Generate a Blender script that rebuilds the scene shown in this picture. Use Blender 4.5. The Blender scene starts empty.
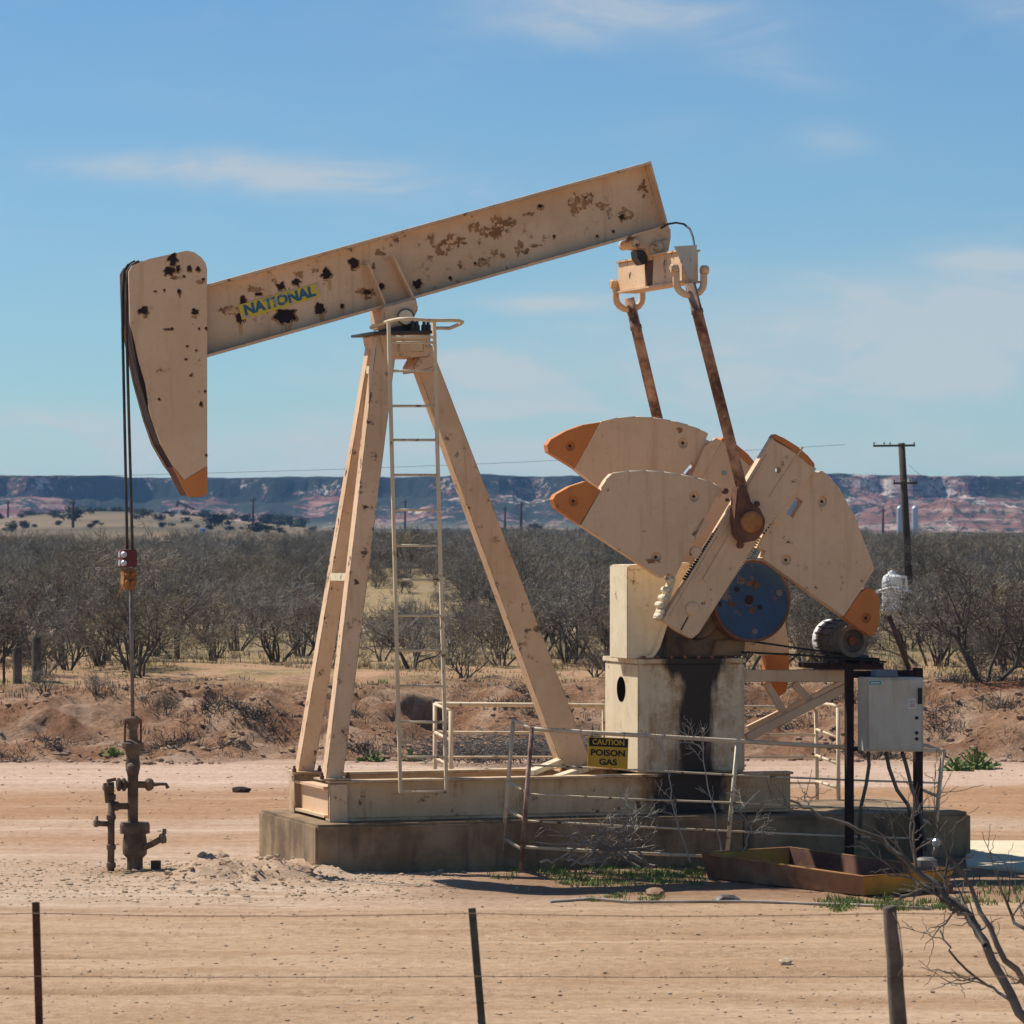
import bpy, bmesh, math, random
from mathutils import Vector, noise, geometry, Matrix
R = math.radians
sc = bpy.context.scene
COL = sc.collection
rnd = random.Random(7)

# ------------------------------------------------------------------ frame
F, CAMD, CAMH, HZ = 4000.0, 40.0, 3.3, 530.0
YAW = R(18); CY, SY = math.cos(YAW), math.sin(YAW)
UAX = Vector((CY, SY, 0)); VAX = Vector((-SY, CY, 0)); ZAX = Vector((0, 0, 1))
def W(px, py, v):                     # point of the pump's frame: plane v = const
    dx = (px - 512) / F
    t = (v + CAMD * CY) / (CY - SY * dx)
    return Vector((dx * t, -CAMD + t, CAMH - (py - HZ) / F * t))
def P(px, py, d):                     # point at distance d
    return Vector(((px - 512) / F * d, d - CAMD, CAMH - (py - HZ) / F * d))
def n2(x, y, z=0.0): return noise.noise(Vector((x, y, z)))
def fr(x, y, z=0.0, o=4): return noise.fractal(Vector((x, y, z)), 1.0, 2.0, o)
def sst(a, b, x):
    t = min(1, max(0, (x - a) / (b - a))); return t * t * (3 - 2 * t)
def lerp(a, b, t): return a + (b - a) * t

# ------------------------------------------------------------------ objects
def tag(o, label=None, cat=None, group=None, kind=None):
    if label: o['label'] = label
    if cat: o['category'] = cat
    if group: o['group'] = group
    if kind: o['kind'] = kind
    return o
def thing(name, loc, label, cat, group=None):
    o = bpy.data.objects.new(name, None); COL.objects.link(o)
    o.location = loc; o.empty_display_size = .2
    return tag(o, label, cat, group)
def org(o):
    v = Vector((0, 0, 0))
    while o is not None:
        v += o.location; o = o.parent
    return v

class MB:
    def __init__(s): s.v = []; s.f = []; s.m = []; s.s = []; s.c = []
    def add(s, vs, fs, m=0, smooth=False):
        b = len(s.v); s.v += [Vector(p) for p in vs]
        for f in fs: s.f.append([i + b for i in f]); s.m.append(m); s.s.append(smooth)
        return s
    def prism(s, pts, vec, m=0, holes=(), ms=None):
        pts = [Vector(p) for p in pts]; vec = Vector(vec); ms = m if ms is None else ms
        loops = [pts] + [[Vector(q) for q in h] for h in holes]
        if not holes:
            n = len(pts)
            s.add(pts + [p + vec for p in pts], [list(range(n)), list(range(2 * n - 1, n - 1, -1))], m)
            b = len(s.v) - 2 * n
            for i in range(n):
                j = (i + 1) % n
                s.f.append([b + i, b + j, b + n + j, b + n + i]); s.m.append(ms); s.s.append(False)
            return s
        tris = geometry.tessellate_polygon(loops)
        flat = [p for l in loops for p in l]; n = len(flat)
        fs = [list(t) for t in tris] + [[i + n for i in reversed(t)] for t in tris]
        s.add(flat + [p + vec for p in flat], fs, m)
        b = len(s.v) - 2 * n; k = 0
        for l in loops:
            for i in range(len(l)):
                a, c = k + i, k + (i + 1) % len(l)
                s.f.append([b + a, b + c, b + n + c, b + n + a]); s.m.append(ms); s.s.append(False)
            k += len(l)
        return s
    def bar(s, a, b, w, h, up=ZAX, m=0):   # rectangular bar from a to b, w across, h along up
        a = Vector(a); b = Vector(b); d = (b - a).normalized(); x = d.cross(up)
        if x.length < 1e-4: x = d.cross(Vector((1, 0, 0)))
        x.normalize(); y = x.cross(d).normalized()
        q = [x * (i * w / 2) + y * (j * h / 2) for i, j in ((-1, -1), (1, -1), (1, 1), (-1, 1))]
        return s.prism([a + k for k in q], b - a, m)
    def tube(s, pts, r, seg=8, m=0, smooth=True, cap=True):
        pts = [Vector(p) for p in pts]; n = len(pts)
        rs = r if isinstance(r, (list, tuple)) else [r] * n
        ref = None; vs = []; fs = []
        for i, p in enumerate(pts):
            d = (pts[min(i + 1, n - 1)] - pts[max(i - 1, 0)]).normalized()
            if ref is None:
                ref = d.cross(ZAX)
                if ref.length < .05: ref = d.cross(Vector((0, 1, 0)))
            ref = (ref - d * ref.dot(d)).normalized(); o = d.cross(ref)
            for k in range(seg):
                a = 2 * math.pi * k / seg
                vs.append(p + (ref * math.cos(a) + o * math.sin(a)) * rs[i])
        for i in range(n - 1):
            for k in range(seg):
                l = (k + 1) % seg
                fs.append([i * seg + k, i * seg + l, (i + 1) * seg + l, (i + 1) * seg + k])
        s.add(vs, fs, m, smooth)
        if cap:
            b = len(s.v) - len(vs)
            s.f.append([b + k for k in reversed(range(seg))]); s.m.append(m); s.s.append(False)
            s.f.append([b + (n - 1) * seg + k for k in range(seg)]); s.m.append(m); s.s.append(False)
        return s
    def lathe(s, a, d, prof, seg=20, m=0, smooth=False):   # prof: (offset along d, radius)
        a = Vector(a); d = Vector(d).normalized(); n = len(prof)
        ref = d.cross(ZAX)
        if ref.length < .05: ref = d.cross(Vector((0, 1, 0)))
        ref.normalize(); o = d.cross(ref); vs = []; fs = []
        for t, r in prof:
            for k in range(seg):
                an = 2 * math.pi * k / seg
                vs.append(a + d * t + (ref * math.cos(an) + o * math.sin(an)) * max(r, 1e-4))
        for i in range(n - 1):
            for k in range(seg):
                l = (k + 1) % seg
                fs.append([i * seg + k, i * seg + l, (i + 1) * seg + l, (i + 1) * seg + k])
        fs.append(list(reversed(range(seg)))); fs.append([(n - 1) * seg + k for k in range(seg)])
        return s.add(vs, fs, m, smooth)
    def blob(s, c, ex, ey, rx, ry, seed=0, m=0, n=22, rag=.35):
        q = []
        for k in range(n):
            a = 2 * math.pi * k / n
            f = 1 + rag * n2(math.cos(a) * 1.7 + seed * 3.1, math.sin(a) * 1.7, seed) * 1.6 + rag * .5 * n2(math.cos(a) * 5 + seed, math.sin(a) * 5, seed * 2)
            q.append(Vector(c) + ex * (math.cos(a) * rx * f) + ey * (math.sin(a) * ry * f))
        return s.add(q, [list(range(n))], m)
    def cut(s): s.c.append((len(s.v), len(s.f)))
    def build_each(s, name, mats, parent, **k):
        a, f0 = 0, 0
        for b_, f1 in s.c:
            q = MB(); q.v = s.v[a:b_]; q.f = [[i - a for i in f] for f in s.f[f0:f1]]; q.m = s.m[f0:f1]; q.s = s.s[f0:f1]
            q.build(name, mats, parent, **k); a, f0 = b_, f1
    def build(s, name, mats, parent=None, loc=None, bevel=0, recalc=True):
        o0 = org(parent) if parent else Vector(loc if loc is not None else (0, 0, 0))
        me = bpy.data.meshes.new(name)
        me.from_pydata([p - o0 for p in s.v], [], s.f)
        me.polygons.foreach_set('material_index', s.m); me.polygons.foreach_set('use_smooth', s.s)
        if not isinstance(mats, (list, tuple)): mats = [mats]
        for m in mats: me.materials.append(m)
        if recalc or bevel:
            bm = bmesh.new(); bm.from_mesh(me)
            if recalc: bmesh.ops.recalc_face_normals(bm, faces=bm.faces)
            if bevel:
                es = [e for e in bm.edges if len(e.link_faces) == 2 and e.calc_face_angle(0) > .6]
                bmesh.ops.bevel(bm, geom=es, offset=bevel, segments=2, affect='EDGES', clamp_overlap=True, material=-1)
            bm.to_mesh(me); bm.free()
        me.update()
        o = bpy.data.objects.new(name, me); COL.objects.link(o)
        if parent: o.parent = parent
        else: o.location = o0
        return o

def text_polys(body, size, bold=0.0):
    cu = bpy.data.curves.new('lettering', 'FONT'); cu.body = body; cu.size = size
    cu.align_x = 'CENTER'; cu.align_y = 'CENTER'; cu.offset = bold; cu.resolution_u = 3
    ob = bpy.data.objects.new('lettering', cu); me = ob.to_mesh()
    vs = [v.co.copy() for v in me.vertices]; fs = [list(p.vertices) for p in me.polygons]
    ob.to_mesh_clear(); bpy.data.objects.remove(ob); bpy.data.curves.remove(cu)
    return vs, fs

# ------------------------------------------------------------------ materials
class NT:
    def __init__(s, name):
        s.mat = bpy.data.materials.new(name); s.mat.use_nodes = True
        s.t = s.mat.node_tree; s.b = s.t.nodes['Principled BSDF']
    def n(s, typ, **k):
        nd = s.t.nodes.new(typ)
        for a, b in k.items(): setattr(nd, a, b)
        return nd
    def l(s, a, b): s.t.links.new(a, b)
    def coord(s, world=False):
        return s.n('ShaderNodeNewGeometry').outputs['Position'] if world else s.n('ShaderNodeTexCoord').outputs['Object']
    def noise(s, co, scale, detail=4, rough=.55, stretch=None):
        if stretch:
            mp = s.n('ShaderNodeMapping'); mp.inputs['Scale'].default_value = stretch; s.l(co, mp.inputs[0]); co = mp.outputs[0]
        nd = s.n('ShaderNodeTexNoise'); nd.inputs['Scale'].default_value = scale
        nd.inputs['Detail'].default_value = detail; nd.inputs['Roughness'].default_value = rough
        s.l(co, nd.inputs['Vector']); return nd.outputs[0]
    def ramp(s, fac, a, b, ca=0.0, cb=1.0):
        m = s.n('ShaderNodeMapRange', interpolation_type='SMOOTHSTEP')
        for i, v in ((1, a), (2, b), (3, ca), (4, cb)): m.inputs[i].default_value = v
        s.l(fac, m.inputs[0]); return m.outputs[0]
    def mix(s, fac, a, b, typ='MIX'):
        m = s.n('ShaderNodeMix', data_type='RGBA', blend_type=typ)
        for sock, v in ((m.inputs[0], fac), (m.inputs[6], a), (m.inputs[7], b)):
            if isinstance(v, (int, float)): sock.default_value = v
            elif isinstance(v, tuple): sock.default_value = (*v, 1)
            else: s.l(v, sock)
        return m.outputs[2]
    def math(s, op, a, b=None):
        m = s.n('ShaderNodeMath', operation=op)
        for sock, v in ((m.inputs[0], a), (m.inputs[1], b)):
            if v is None: continue
            if isinstance(v, (int, float)): sock.default_value = v
            else: s.l(v, sock)
        return m.outputs[0]
    def bump(s, h, strength=.3, dist=.02):
        b = s.n('ShaderNodeBump'); b.inputs['Strength'].default_value = strength; b.inputs['Distance'].default_value = dist
        s.l(h, b.inputs['Height']); s.l(b.outputs[0], s.b.inputs['Normal'])
    def done(s, col, rough=.6, metal=0.0, spec=.4):
        if isinstance(col, tuple): s.b.inputs['Base Color'].default_value = (*col, 1)
        else: s.l(col, s.b.inputs['Base Color'])
        if isinstance(rough, (int, float)): s.b.inputs['Roughness'].default_value = rough
        else: s.l(rough, s.b.inputs['Roughness'])
        s.b.inputs['Metallic'].default_value = metal; s.b.inputs['Specular IOR Level'].default_value = spec
        return s.mat

def paint(name, col, chips=.0, dirt=.35, rough=.6, rustc=(.085, .040, .022), stain=None, wear=0.0, runs=0.0):
    t = NT(name); co = t.coord(True)
    big = t.noise(co, 1.3, 6, .65); fine = t.noise(co, 14, 6, .7)
    c = t.mix(t.ramp(big, .38, .66, 0, dirt), col, tuple(x * y for x, y in zip(col, (.74, .67, .56))))
    c = t.mix(t.ramp(fine, .48, .72, 0, .3), c, tuple(x * y for x, y in zip(col, (.74, .66, .56))))
    strk = t.noise(co, 1, 5, .65, (9, 9, .6))
    c = t.mix(t.ramp(strk, .52, .74, 0, .4), c, tuple(x * y for x, y in zip(col, (.60, .47, .34))))
    if runs:
        r1 = t.noise(co, 1, 7, .7, (6, 6, .9)); r2 = t.noise(co, 2.6, 8, .75)
        c = t.mix(t.math('MULTIPLY', t.ramp(r1, .50, .66), t.ramp(r2, .46, .60, .15, runs)), c, (.29, .14, .045))
    if chips:
        sp = t.noise(co, 8, 8, .65); sp2 = t.noise(co, .9, 3, .5)
        mk = t.math('MULTIPLY', t.ramp(sp, .685 - chips, .71 - chips), t.ramp(sp2, .40, .58))
        halo = t.math('MULTIPLY', t.ramp(sp, .62 - chips, .70 - chips, 0, .5), t.ramp(sp2, .40, .58))
        c = t.mix(halo, c, (.36, .20, .09)); c = t.mix(mk, c, rustc)
    if wear:
        bv = t.n('ShaderNodeBevel', samples=4); bv.inputs['Radius'].default_value = .014
        gn = t.n('ShaderNodeNewGeometry'); dp = t.n('ShaderNodeVectorMath', operation='DOT_PRODUCT')
        t.l(bv.outputs[0], dp.inputs[0]); t.l(gn.outputs['Normal'], dp.inputs[1])
        e_ = t.math('MULTIPLY', t.ramp(dp.outputs['Value'], .985, .86), t.ramp(t.noise(co, 5, 7, .7), .44, .56, 0, wear))
        c = t.mix(e_, c, (.10, .052, .03))
    if stain:
        for (p0, half, zlo, zhi, dk) in stain:
            dv = t.n('ShaderNodeVectorMath', operation='DOT_PRODUCT'); t.l(co, dv.inputs[0]); dv.inputs[1].default_value = UAX
            u = t.math('SUBTRACT', dv.outputs['Value'], p0)
            wob = t.math('MULTIPLY', t.math('SUBTRACT', t.noise(co, 1.0, 5, .65, (7, 7, 1.4)), .5), half * 1.5)
            a = t.math('ABSOLUTE', t.math('ADD', u, wob))
            sx = t.n('ShaderNodeSeparateXYZ'); t.l(co, sx.inputs[0]); z = sx.outputs[2]
            fl = t.math('MULTIPLY', t.ramp(z, zhi - .22, zhi, 0, 1), half * .55)
            mk = t.ramp(t.math('SUBTRACT', a, fl), half * 1.05, half * .5)
            zz = t.math('ADD', z, t.math('MULTIPLY', wob, .5))
            mk = t.math('MULTIPLY', mk, t.ramp(zz, zlo - .05, zlo + .05))
            mk = t.math('MULTIPLY', mk, t.ramp(t.noise(co, 5, 5, .7), .12, .35, .6, 1))
            soft = t.math('MULTIPLY', t.ramp(t.math('SUBTRACT', a, fl), half * 2.2, half * .6), .8)
            soft = t.math('MULTIPLY', soft, t.ramp(t.noise(co, 2.6, 8, .78), .40, .58))
            soft = t.math('MULTIPLY', soft, t.ramp(zz, zlo - .05, zlo + .05))
            c = t.mix(soft, c, (.30, .125, .030)); c = t.mix(mk, c, dk)
    t.bump(fine, .12, .006)
    return t.done(c, rough)

CREAM = (.735, .505, .312)
M = {}
M['cream'] = paint('cream_paint', CREAM, chips=.02, wear=.5)
M['cream_chip'] = paint('chipped_cream_paint', CREAM, chips=.07, wear=.8, dirt=.55)
M['cream_light'] = paint('pale_cream_paint', (.76, .655, .46), chips=.03, dirt=.45, wear=.4)
M['orange'] = paint('faded_orange_paint', (.60, .205, .045), chips=.03, dirt=.5, wear=.4)
M['blue'] = paint('faded_blue_paint', (.022, .065, .15), chips=.06, dirt=.7)
M['red'] = paint('dark_red_paint', (.13, .018, .018), chips=.02)
M['rail'] = paint('railing_paint', (.68, .555, .38), chips=.09, dirt=.5)
M['grey_box'] = paint('grey_enamel', (.52, .50, .42), chips=.02, dirt=.45, rough=.5, runs=.3)
M['yellow'] = paint('yellow_sign_paint', (.62, .36, .02), dirt=.3)
M['black'] = paint('black_paint', (.004, .004, .004), dirt=.1)
M['bracket'] = paint('blue_grey_bracket', (.10, .14, .19))
_v = NT('hole_shade_black'); M['hole_shade'] = _v.done((.004, .0035, .003), 1.0, spec=0.0)
M['teal'] = paint('teal_sticker', (.02, .28, .30), dirt=.1)
M['white'] = paint('white_paint', (.72, .72, .70), dirt=.3)
M['letter_blue'] = paint('worn_blue_letter', (.04, .13, .22), chips=.0, dirt=.9)
def simple(name, a, b, scale=6, rough=.85, bumpd=.01, spec=.25, metal=0.0, world=True):
    t = NT(name); co = t.coord(world)
    f = t.noise(co, scale, 7, .65); g = t.noise(co, scale * .23, 3, .5)
    c = t.mix(t.ramp(t.math('MULTIPLY', t.math('ADD', f, g), .5), .36, .64), a, b)
    t.bump(f, .5, bumpd); return t.done(c, rough, metal, spec)
M['rust'] = simple('rusty_steel', (.21, .095, .055), (.085, .04, .026), 9)
M['pitman'] = simple('rusty_painted_pipe', (.50, .32, .23), (.10, .048, .035), 13)
M['dark_rust'] = simple('dark_rust', (.045, .022, .016), (.022, .012, .01), 14)
M['light_rust'] = simple('light_rust', (.36, .19, .075), (.25, .125, .045), 16)
M['streak'] = simple('rust_streak', (.50, .28, .11), (.62, .40, .21), 8)
def mottle():
    t = NT('flaked_rust_over_cream'); co = t.coord(True); n_ = t.noise(co, 16, 8, .75); m_ = t.noise(co, 5, 5, .6)
    c = t.mix(t.ramp(m_, .4, .6), (.38, .20, .08), (.24, .115, .04))
    c = t.mix(t.ramp(n_, .53, .57), c, (.70, .46, .265)); return t.done(c, .8)
M['light_rust'] = mottle()
M['orange_rust'] = simple('orange_rust', (.42, .19, .06), (.22, .09, .03), 12)
M['grease'] = simple('greasy_steel', (.055, .036, .024), (.020, .014, .010), 8, .5, spec=.5)
M['greasy_cream'] = simple('greasy_cream_casting', (.26, .165, .085), (.028, .018, .011), 2.4, .55)
M['steel'] = simple('weathered_steel', (.22, .20, .18), (.10, .085, .07), 10, .55, metal=.3)
M['well'] = simple('grimy_wellhead_steel', (.19, .135, .085), (.075, .05, .034), 9, .8)
M['cable'] = simple('wire_rope', (.09, .08, .07), (.04, .035, .03), 30, .6)
M['rubber'] = simple('black_rubber', (.016, .015, .014), (.03, .028, .026), 20, .6)
M['motor'] = simple('dusty_grey_motor', (.15, .145, .13), (.07, .065, .055), 8, .7)
M['motor_light'] = simple('dusty_pulley', (.15, .14, .12), (.08, .07, .055), 9, .8)
M['wood'] = simple('weathered_wood', (.17, .135, .105), (.07, .055, .045), 12, .95)
M['pole_wood'] = simple('dark_pole_wood', (.10, .07, .05), (.05, .035, .028), 2, .95)
M['tpost'] = simple('rusty_fence_post', (.11, .055, .035), (.06, .03, .022), 14, .9)
M['tpost_green'] = simple('dull_green_fence_post', (.085, .09, .07), (.05, .05, .042), 14, .8)
M['wire'] = simple('rusty_wire', (.34, .24, .16), (.2, .13, .08), 30, .8)
M['bark'] = simple('mesquite_bark', (.135, .115, .092), (.062, .053, .043), 9, .95, world=False)
def twig_mat(name, a_, b_, sc_):
    t = NT(name); co = t.coord(); f = t.noise(co, sc_, 6, .65)
    c = t.mix(t.ramp(f, .36, .64), a_, b_); r_ = t.n('ShaderNodeObjectInfo').outputs['Random']
    k = t.n('ShaderNodeMapRange'); t.l(r_, k.inputs[0]); k.inputs[3].default_value = .62; k.inputs[4].default_value = 1.2
    hs = t.n('ShaderNodeHueSaturation'); t.l(c, hs.inputs['Color']); t.l(k.outputs[0], hs.inputs['Value'])
    k2 = t.n('ShaderNodeMapRange'); t.l(t.math('FRACT', t.math('MULTIPLY', r_, 7.31)), k2.inputs[0]); k2.inputs[3].default_value = .6; k2.inputs[4].default_value = 1.5; t.l(k2.outputs[0], hs.inputs['Saturation'])
    return t.done(hs.outputs[0], .9, spec=.2)
M['twig'] = twig_mat('mesquite_twig', (.34, .30, .235), (.16, .138, .106), 2.5)
M['dead'] = simple('bleached_twig', (.50, .44, .355), (.26, .215, .17), 5, .9)
M['deadgrey'] = simple('grey_dead_twig', (.21, .19, .17), (.12, .105, .095), 5, .9)
M['bush_bark'] = simple('grey_bush_bark', (.17, .15, .13), (.05, .043, .037), 3.5, .95)
M['scrub'] = simple('dark_dead_scrub', (.12, .095, .07), (.06, .047, .036), 5, .95)
M['rock'] = simple('pale_stone', (.58, .44, .30), (.37, .26, .16), 5, .95)
M['redrock'] = simple('red_clod', (.42, .28, .18), (.24, .14, .085), 3, .95)
M['galv'] = simple('galvanised_sheet', (.55, .57, .58), (.42, .44, .46), 1.5, .45, metal=.2)
M['concrete_pale'] = simple('pale_concrete', (.74, .64, .43), (.62, .52, .34), 2.5, .9)
M['pan'] = simple('rusty_pan', (.31, .17, .095), (.15, .075, .042), 5, .9)
M['old_rust'] = simple('old_rust_rim', (.36, .19, .075), (.25, .125, .045), 16)
M['pan_yellow'] = simple('rusty_yellow_pan', (.60, .33, .045), (.32, .15, .04), 4, .8)
M['weed'] = simple('green_weed', (.21, .26, .075), (.12, .165, .045), 3, .8)
M['drygrass'] = simple('dry_grass', (.40, .31, .17), (.26, .21, .11), .6, .9)
M['juniper'] = simple('juniper_green', (.045, .055, .03), (.022, .03, .018), 1, .9, world=False)
M['glass'] = simple('clear_glass_bulb', (.25, .3, .33), (.2, .25, .28), 4, .15, spec=.6)
M['bluepaint'] = simple('bright_blue_tank_paint', (.04, .17, .42), (.03, .13, .35), 1, .5)

def conc():
    t = NT('stained_concrete'); co = t.coord(True)
    a = t.noise(co, 2.2, 7, .65); b = t.noise(co, 22, 5, .7); s = t.noise(co, 1, 5, .6, (5, 5, .8))
    c = t.mix(t.ramp(a, .35, .65), (.34, .24, .14), (.19, .125, .07))
    c = t.mix(t.ramp(s, .48, .7, 0, .6), c, (.09, .065, .05))
    c = t.mix(t.ramp(b, .6, .72, 0, .5), c, (.33, .27, .21))
    t.bump(b, .5, .01); return t.done(c, .95, spec=.2)
M['concrete'] = conc()
def plate_mat():
    t = NT('worn_yellow_plate'); co = t.coord(True)
    a = t.noise(co, 7, 4, .5); b = t.noise(co, 30, 4, .6)
    f = t.math('ADD', t.math('MULTIPLY', a, .8), t.math('MULTIPLY', b, .2))
    c = t.mix(t.ramp(f, .565, .61), (.66, .50, .045), (.56, .41, .25))
    return t.done(c, .6)
M['plate'] = plate_mat()

# ------------------------------------------------------------------ ground
def rubble(x, y):
    return math.exp(-(((x + 2.5) / .75) ** 2 + ((y + 1.9) / .9) ** 2))
def bank_edge(x): return 17.3 + .8 * n2(x * .3, 7.3) + .45 * n2(x * 1.1, 3.1)
def height(x, y):
    D = y + CAMD; z = 0.0
    if -35 < y < 45 and abs(x) < 40:
        z += .02 * n2(x * .7, y * .7) + .011 * n2(x * 3.1, y * 3.1) + .006 * n2(x * 8, y * 8)
        if y < -3.5: z += .018 * n2(x * .12, y * 1.9, 5) * sst(-3.5, -6, y)
        if y < -4:
            for yl in (-6.6, -7.3, -9.0, -10.2, -11.5): z -= .025 * math.exp(-((y - yl - .25 * n2(x * .18, yl) - .05 * n2(x * 1.5, yl)) / .12) ** 2)
        if y > 2 and y < 16.5: z += .02 * n2(x * .1, y * 1.2, 9)
        rb = rubble(x, y)
        if rb > .02: z += rb * (.14 + .22 * fr(x * 2.6, y * 2.6, 2, 5) + .08 * n2(x * 9, y * 9))
    e = bank_edge(x) if abs(x) < 60 else 17.5
    steep = lerp(4.6, 1.6, sst(5.0, 8.0, x))
    t = (y - e) / steep
    if t > 0:
        s = sst(0, 1, t)
        top = .95 + (.16 * n2(x * .25, y * .25, 4) if D < 250 else 0)
        z = z * (1 - s) + s * top
        if t < 1.9 and abs(x) < 60:
            k = max(0, 1 - abs(t - .55) / 1.3)
            z += k * (.10 * fr(x * .7, y * .9, 11, 5) + .13 * fr(x * 2.2, y * 2.2, 6, 6) + .06 * n2(x * 7, y * 7, 3))
            # gully hollows
            g = n2(x * .45, y * .5, 21)
            if g > .15: z -= k * (g - .15) * .8
            for px_, yy, rx_, ry_, dp in ((432, 20.7, .42, .30, .50), (348, 20.9, .6, .22, .34), (585, 18.9, .40, .5, .55), (225, 20.6, .5, .25, .28), (905, 20.2, .5, .3, .4)):
                q_ = ((x - (px_ - 512) / F * (yy + CAMD)) / rx_) ** 2 + ((y - yy) / ry_) ** 2
                if q_ < 1.6: z -= dp * sst(1.5, .7, q_ + .5 * n2(x * 4, y * 4))
        elif D < 130: z += .05 * fr(x * .8, y * .8, 3, 3)
        z += .0020 * max(0, y - 22) * sst(22, 120, y) * (1 - sst(200, 900, y) * .45)
    if 90 < D < 220: z += (.6 + .3 * fr(x * .15, y * .1, 2, 4)) * math.exp(-(((x / D * F + 100) / 130) ** 2 + ((D - 150) / 24) ** 2))
    if D > 200:
        a = x / D
        hill = math.exp(-((a + .105) / .055) ** 2) + .55 * math.exp(-((a - .008) / .018) ** 2) * .6
        z += hill * 5.2 * sst(260, 760, D) * (.8 + .5 * n2(x * .012, y * .006, 1))
        z += .5 * n2(x * .03, y * .015, 2) * sst(200, 500, D)
    return z
def soil(x, y):
    D = y + CAMD
    if y < 16 or D < 56:
        k = .5 + .8 * fr(x * .25, y * 1.1, 1, 4); yw = y + .9 * n2(x * .22, 3.3) + .35 * n2(x * .9, 6)
        road = Vector((.485, .36, .235)).lerp(Vector((.41, .285, .175)), min(1, max(0, k)))
        pale = Vector((.53, .425, .315)).lerp(Vector((.46, .35, .25)), min(1, max(0, .5 + n2(x * 1.2, y * 2.4, 4))))
        c = road.lerp(pale, sst(-6.0, -4.2, yw) * sst(2.0, -1.0, x + .6 * n2(1, y * .5)) * .9)
        d = sst(-5.0, -3.6, y + .5 * n2(x * .9, 8)) * sst(-1.6, .3, x + .5 * n2(x, y * .9, 2)) * sst(3.0, 1.5, y - x * .1)
        c = c.lerp(Vector((.26, .165, .10)), d * .85)
        rb = rubble(x, y); c = c.lerp(Vector((.47, .365, .26)), min(1, rb) * .7)
        c = c.lerp(Vector((.40, .255, .15)), sst(1.0, 2.6, yw) * .7)
        c = c.lerp(pale, sst(3.2, 4.0, yw) * sst(6.3, 5.0, yw) * .75)
        c = c.lerp(Vector((.37, .225, .125)), sst(5.6, 6.8, yw) * sst(11.5, 10.0, yw) * (.55 + .45 * n2(x * .3, y * 1.2, 12)))
        c = c.lerp(Vector((.54, .42, .325)), sst(10.6, 12.4, yw) * .9)
        if y < -4:
            for yl, a_, w_ in ((-5.2, .5, .09), (-6.6, .6, .10), (-7.3, .5, .09), (-9.0, .7, .12), (-10.2, .6, .10), (-11.5, .6, .12)):
                g_ = math.exp(-((y - yl - .25 * n2(x * .18, yl) - .05 * n2(x * 1.5, yl)) / w_) ** 2)
                if g_ > .02: c = c.lerp(Vector((.31, .205, .115)), g_ * a_ * sst(-.25, .35, n2(x * .35, yl * 3)))
        oil = math.exp(-(((x + 3.65) / .35) ** 2 + ((y + 1.25) / .5) ** 2)); c = c.lerp(Vector((.24, .165, .08)), min(.7, oil))
    else: c = Vector((.46, .34, .25))
    e = bank_edge(x) if abs(x) < 60 else 17.5
    t = (y - e)
    if t > -.4:
        red = Vector((.47, .31, .195)).lerp(Vector((.335, .19, .11)), min(1, max(0, .5 + 1.1 * fr(x * .9, y * .9, 5, 5))))
        red = red.lerp(Vector((.52, .375, .26)), sst(.02, .35, fr(x * 1.3, y * 1.3, 14, 4)) * .8)
        red = red.lerp(Vector((.33, .155, .085)), sst(.1, .4, n2(x * .3, y * .4, 24)) * sst(4, 7, x) )
        c = c.lerp(red, sst(-.4, .6, t))
        grass = Vector((.36, .255, .145)).lerp(Vector((.42, .28, .175)), sst(-.1, .35, fr(x * .35, y * .35, 8, 4)))
        grass = grass.lerp(Vector((.25, .215, .10)), sst(.12, .4, fr(x * .6, y * .5, 17, 3)) * .7)
        c = c.lerp(grass, sst(3.4, 6.5, t + 1.2 * n2(x * .4, y * .4, 19)))
        far = Vector((.335, .26, .145)).lerp(Vector((.22, .185, .10)), min(1, max(0, .5 + fr(x * .06, y * .05, 3, 3))))
        c = c.lerp(far, sst(27, 36, y))
        rd = math.exp(-((y - 55 - 2.5 * n2(x * .02, 4)) / 2.2) ** 2); c = c.lerp(Vector((.52, .43, .33)), rd * .9)
        hl = Vector((.25, .195, .125)).lerp(Vector((.10, .092, .06)), min(1, max(0, .45 + 1.5 * fr(x * .035, y * .012, 3, 5))))
        c = c.lerp(hl, sst(250, 400, D))
    return c
def bankmask(x, y):
    if abs(x) > 60: return 0.0
    t = y - bank_edge(x); return sst(-.5, .4, t) * sst(7.5, 4.0, t)
def axis(lo_f, hi_f, step, grow, lo, hi):
    a = []; x = lo_f
    while x <= hi_f: a.append(x); x += step
    s = step; x = a[-1]
    while x < hi: s *= grow; x += s; a.append(x)
    s = step; x = a[0]; b = []
    while x > lo: s *= grow; x -= s; b.append(x)
    return list(reversed(b)) + a
xs = axis(-9.5, 9.5, .10, 1.14, -2500, 2500)
ys = axis(-13, 23, .09, 1.045, -40, 3200)
nx = len(xs)
gv = []; gc = []; gb = []
for y in ys:
    for x in xs:
        gv.append((x, y, height(x, y))); c = soil(x, y); gb.append(bankmask(x, y)); gc += [c[0] * 1.15, c[1] * 1.075, c[2] * 1.06, 1]
gf = [(j * nx + i, j * nx + i + 1, (j + 1) * nx + i + 1, (j + 1) * nx + i) for j in range(len(ys) - 1) for i in range(nx - 1)]
me = bpy.data.meshes.new('ground'); me.from_pydata(gv, [], gf)
me.polygons.foreach_set('use_smooth', [True] * len(gf))
at = me.color_attributes.new('soil', 'FLOAT_COLOR', 'POINT'); at.data.foreach_set('color', gc)
me.attributes.new('bank', 'FLOAT', 'POINT').data.foreach_set('value', gb)
t = NT('desert_soil'); co = t.coord(True)
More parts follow.
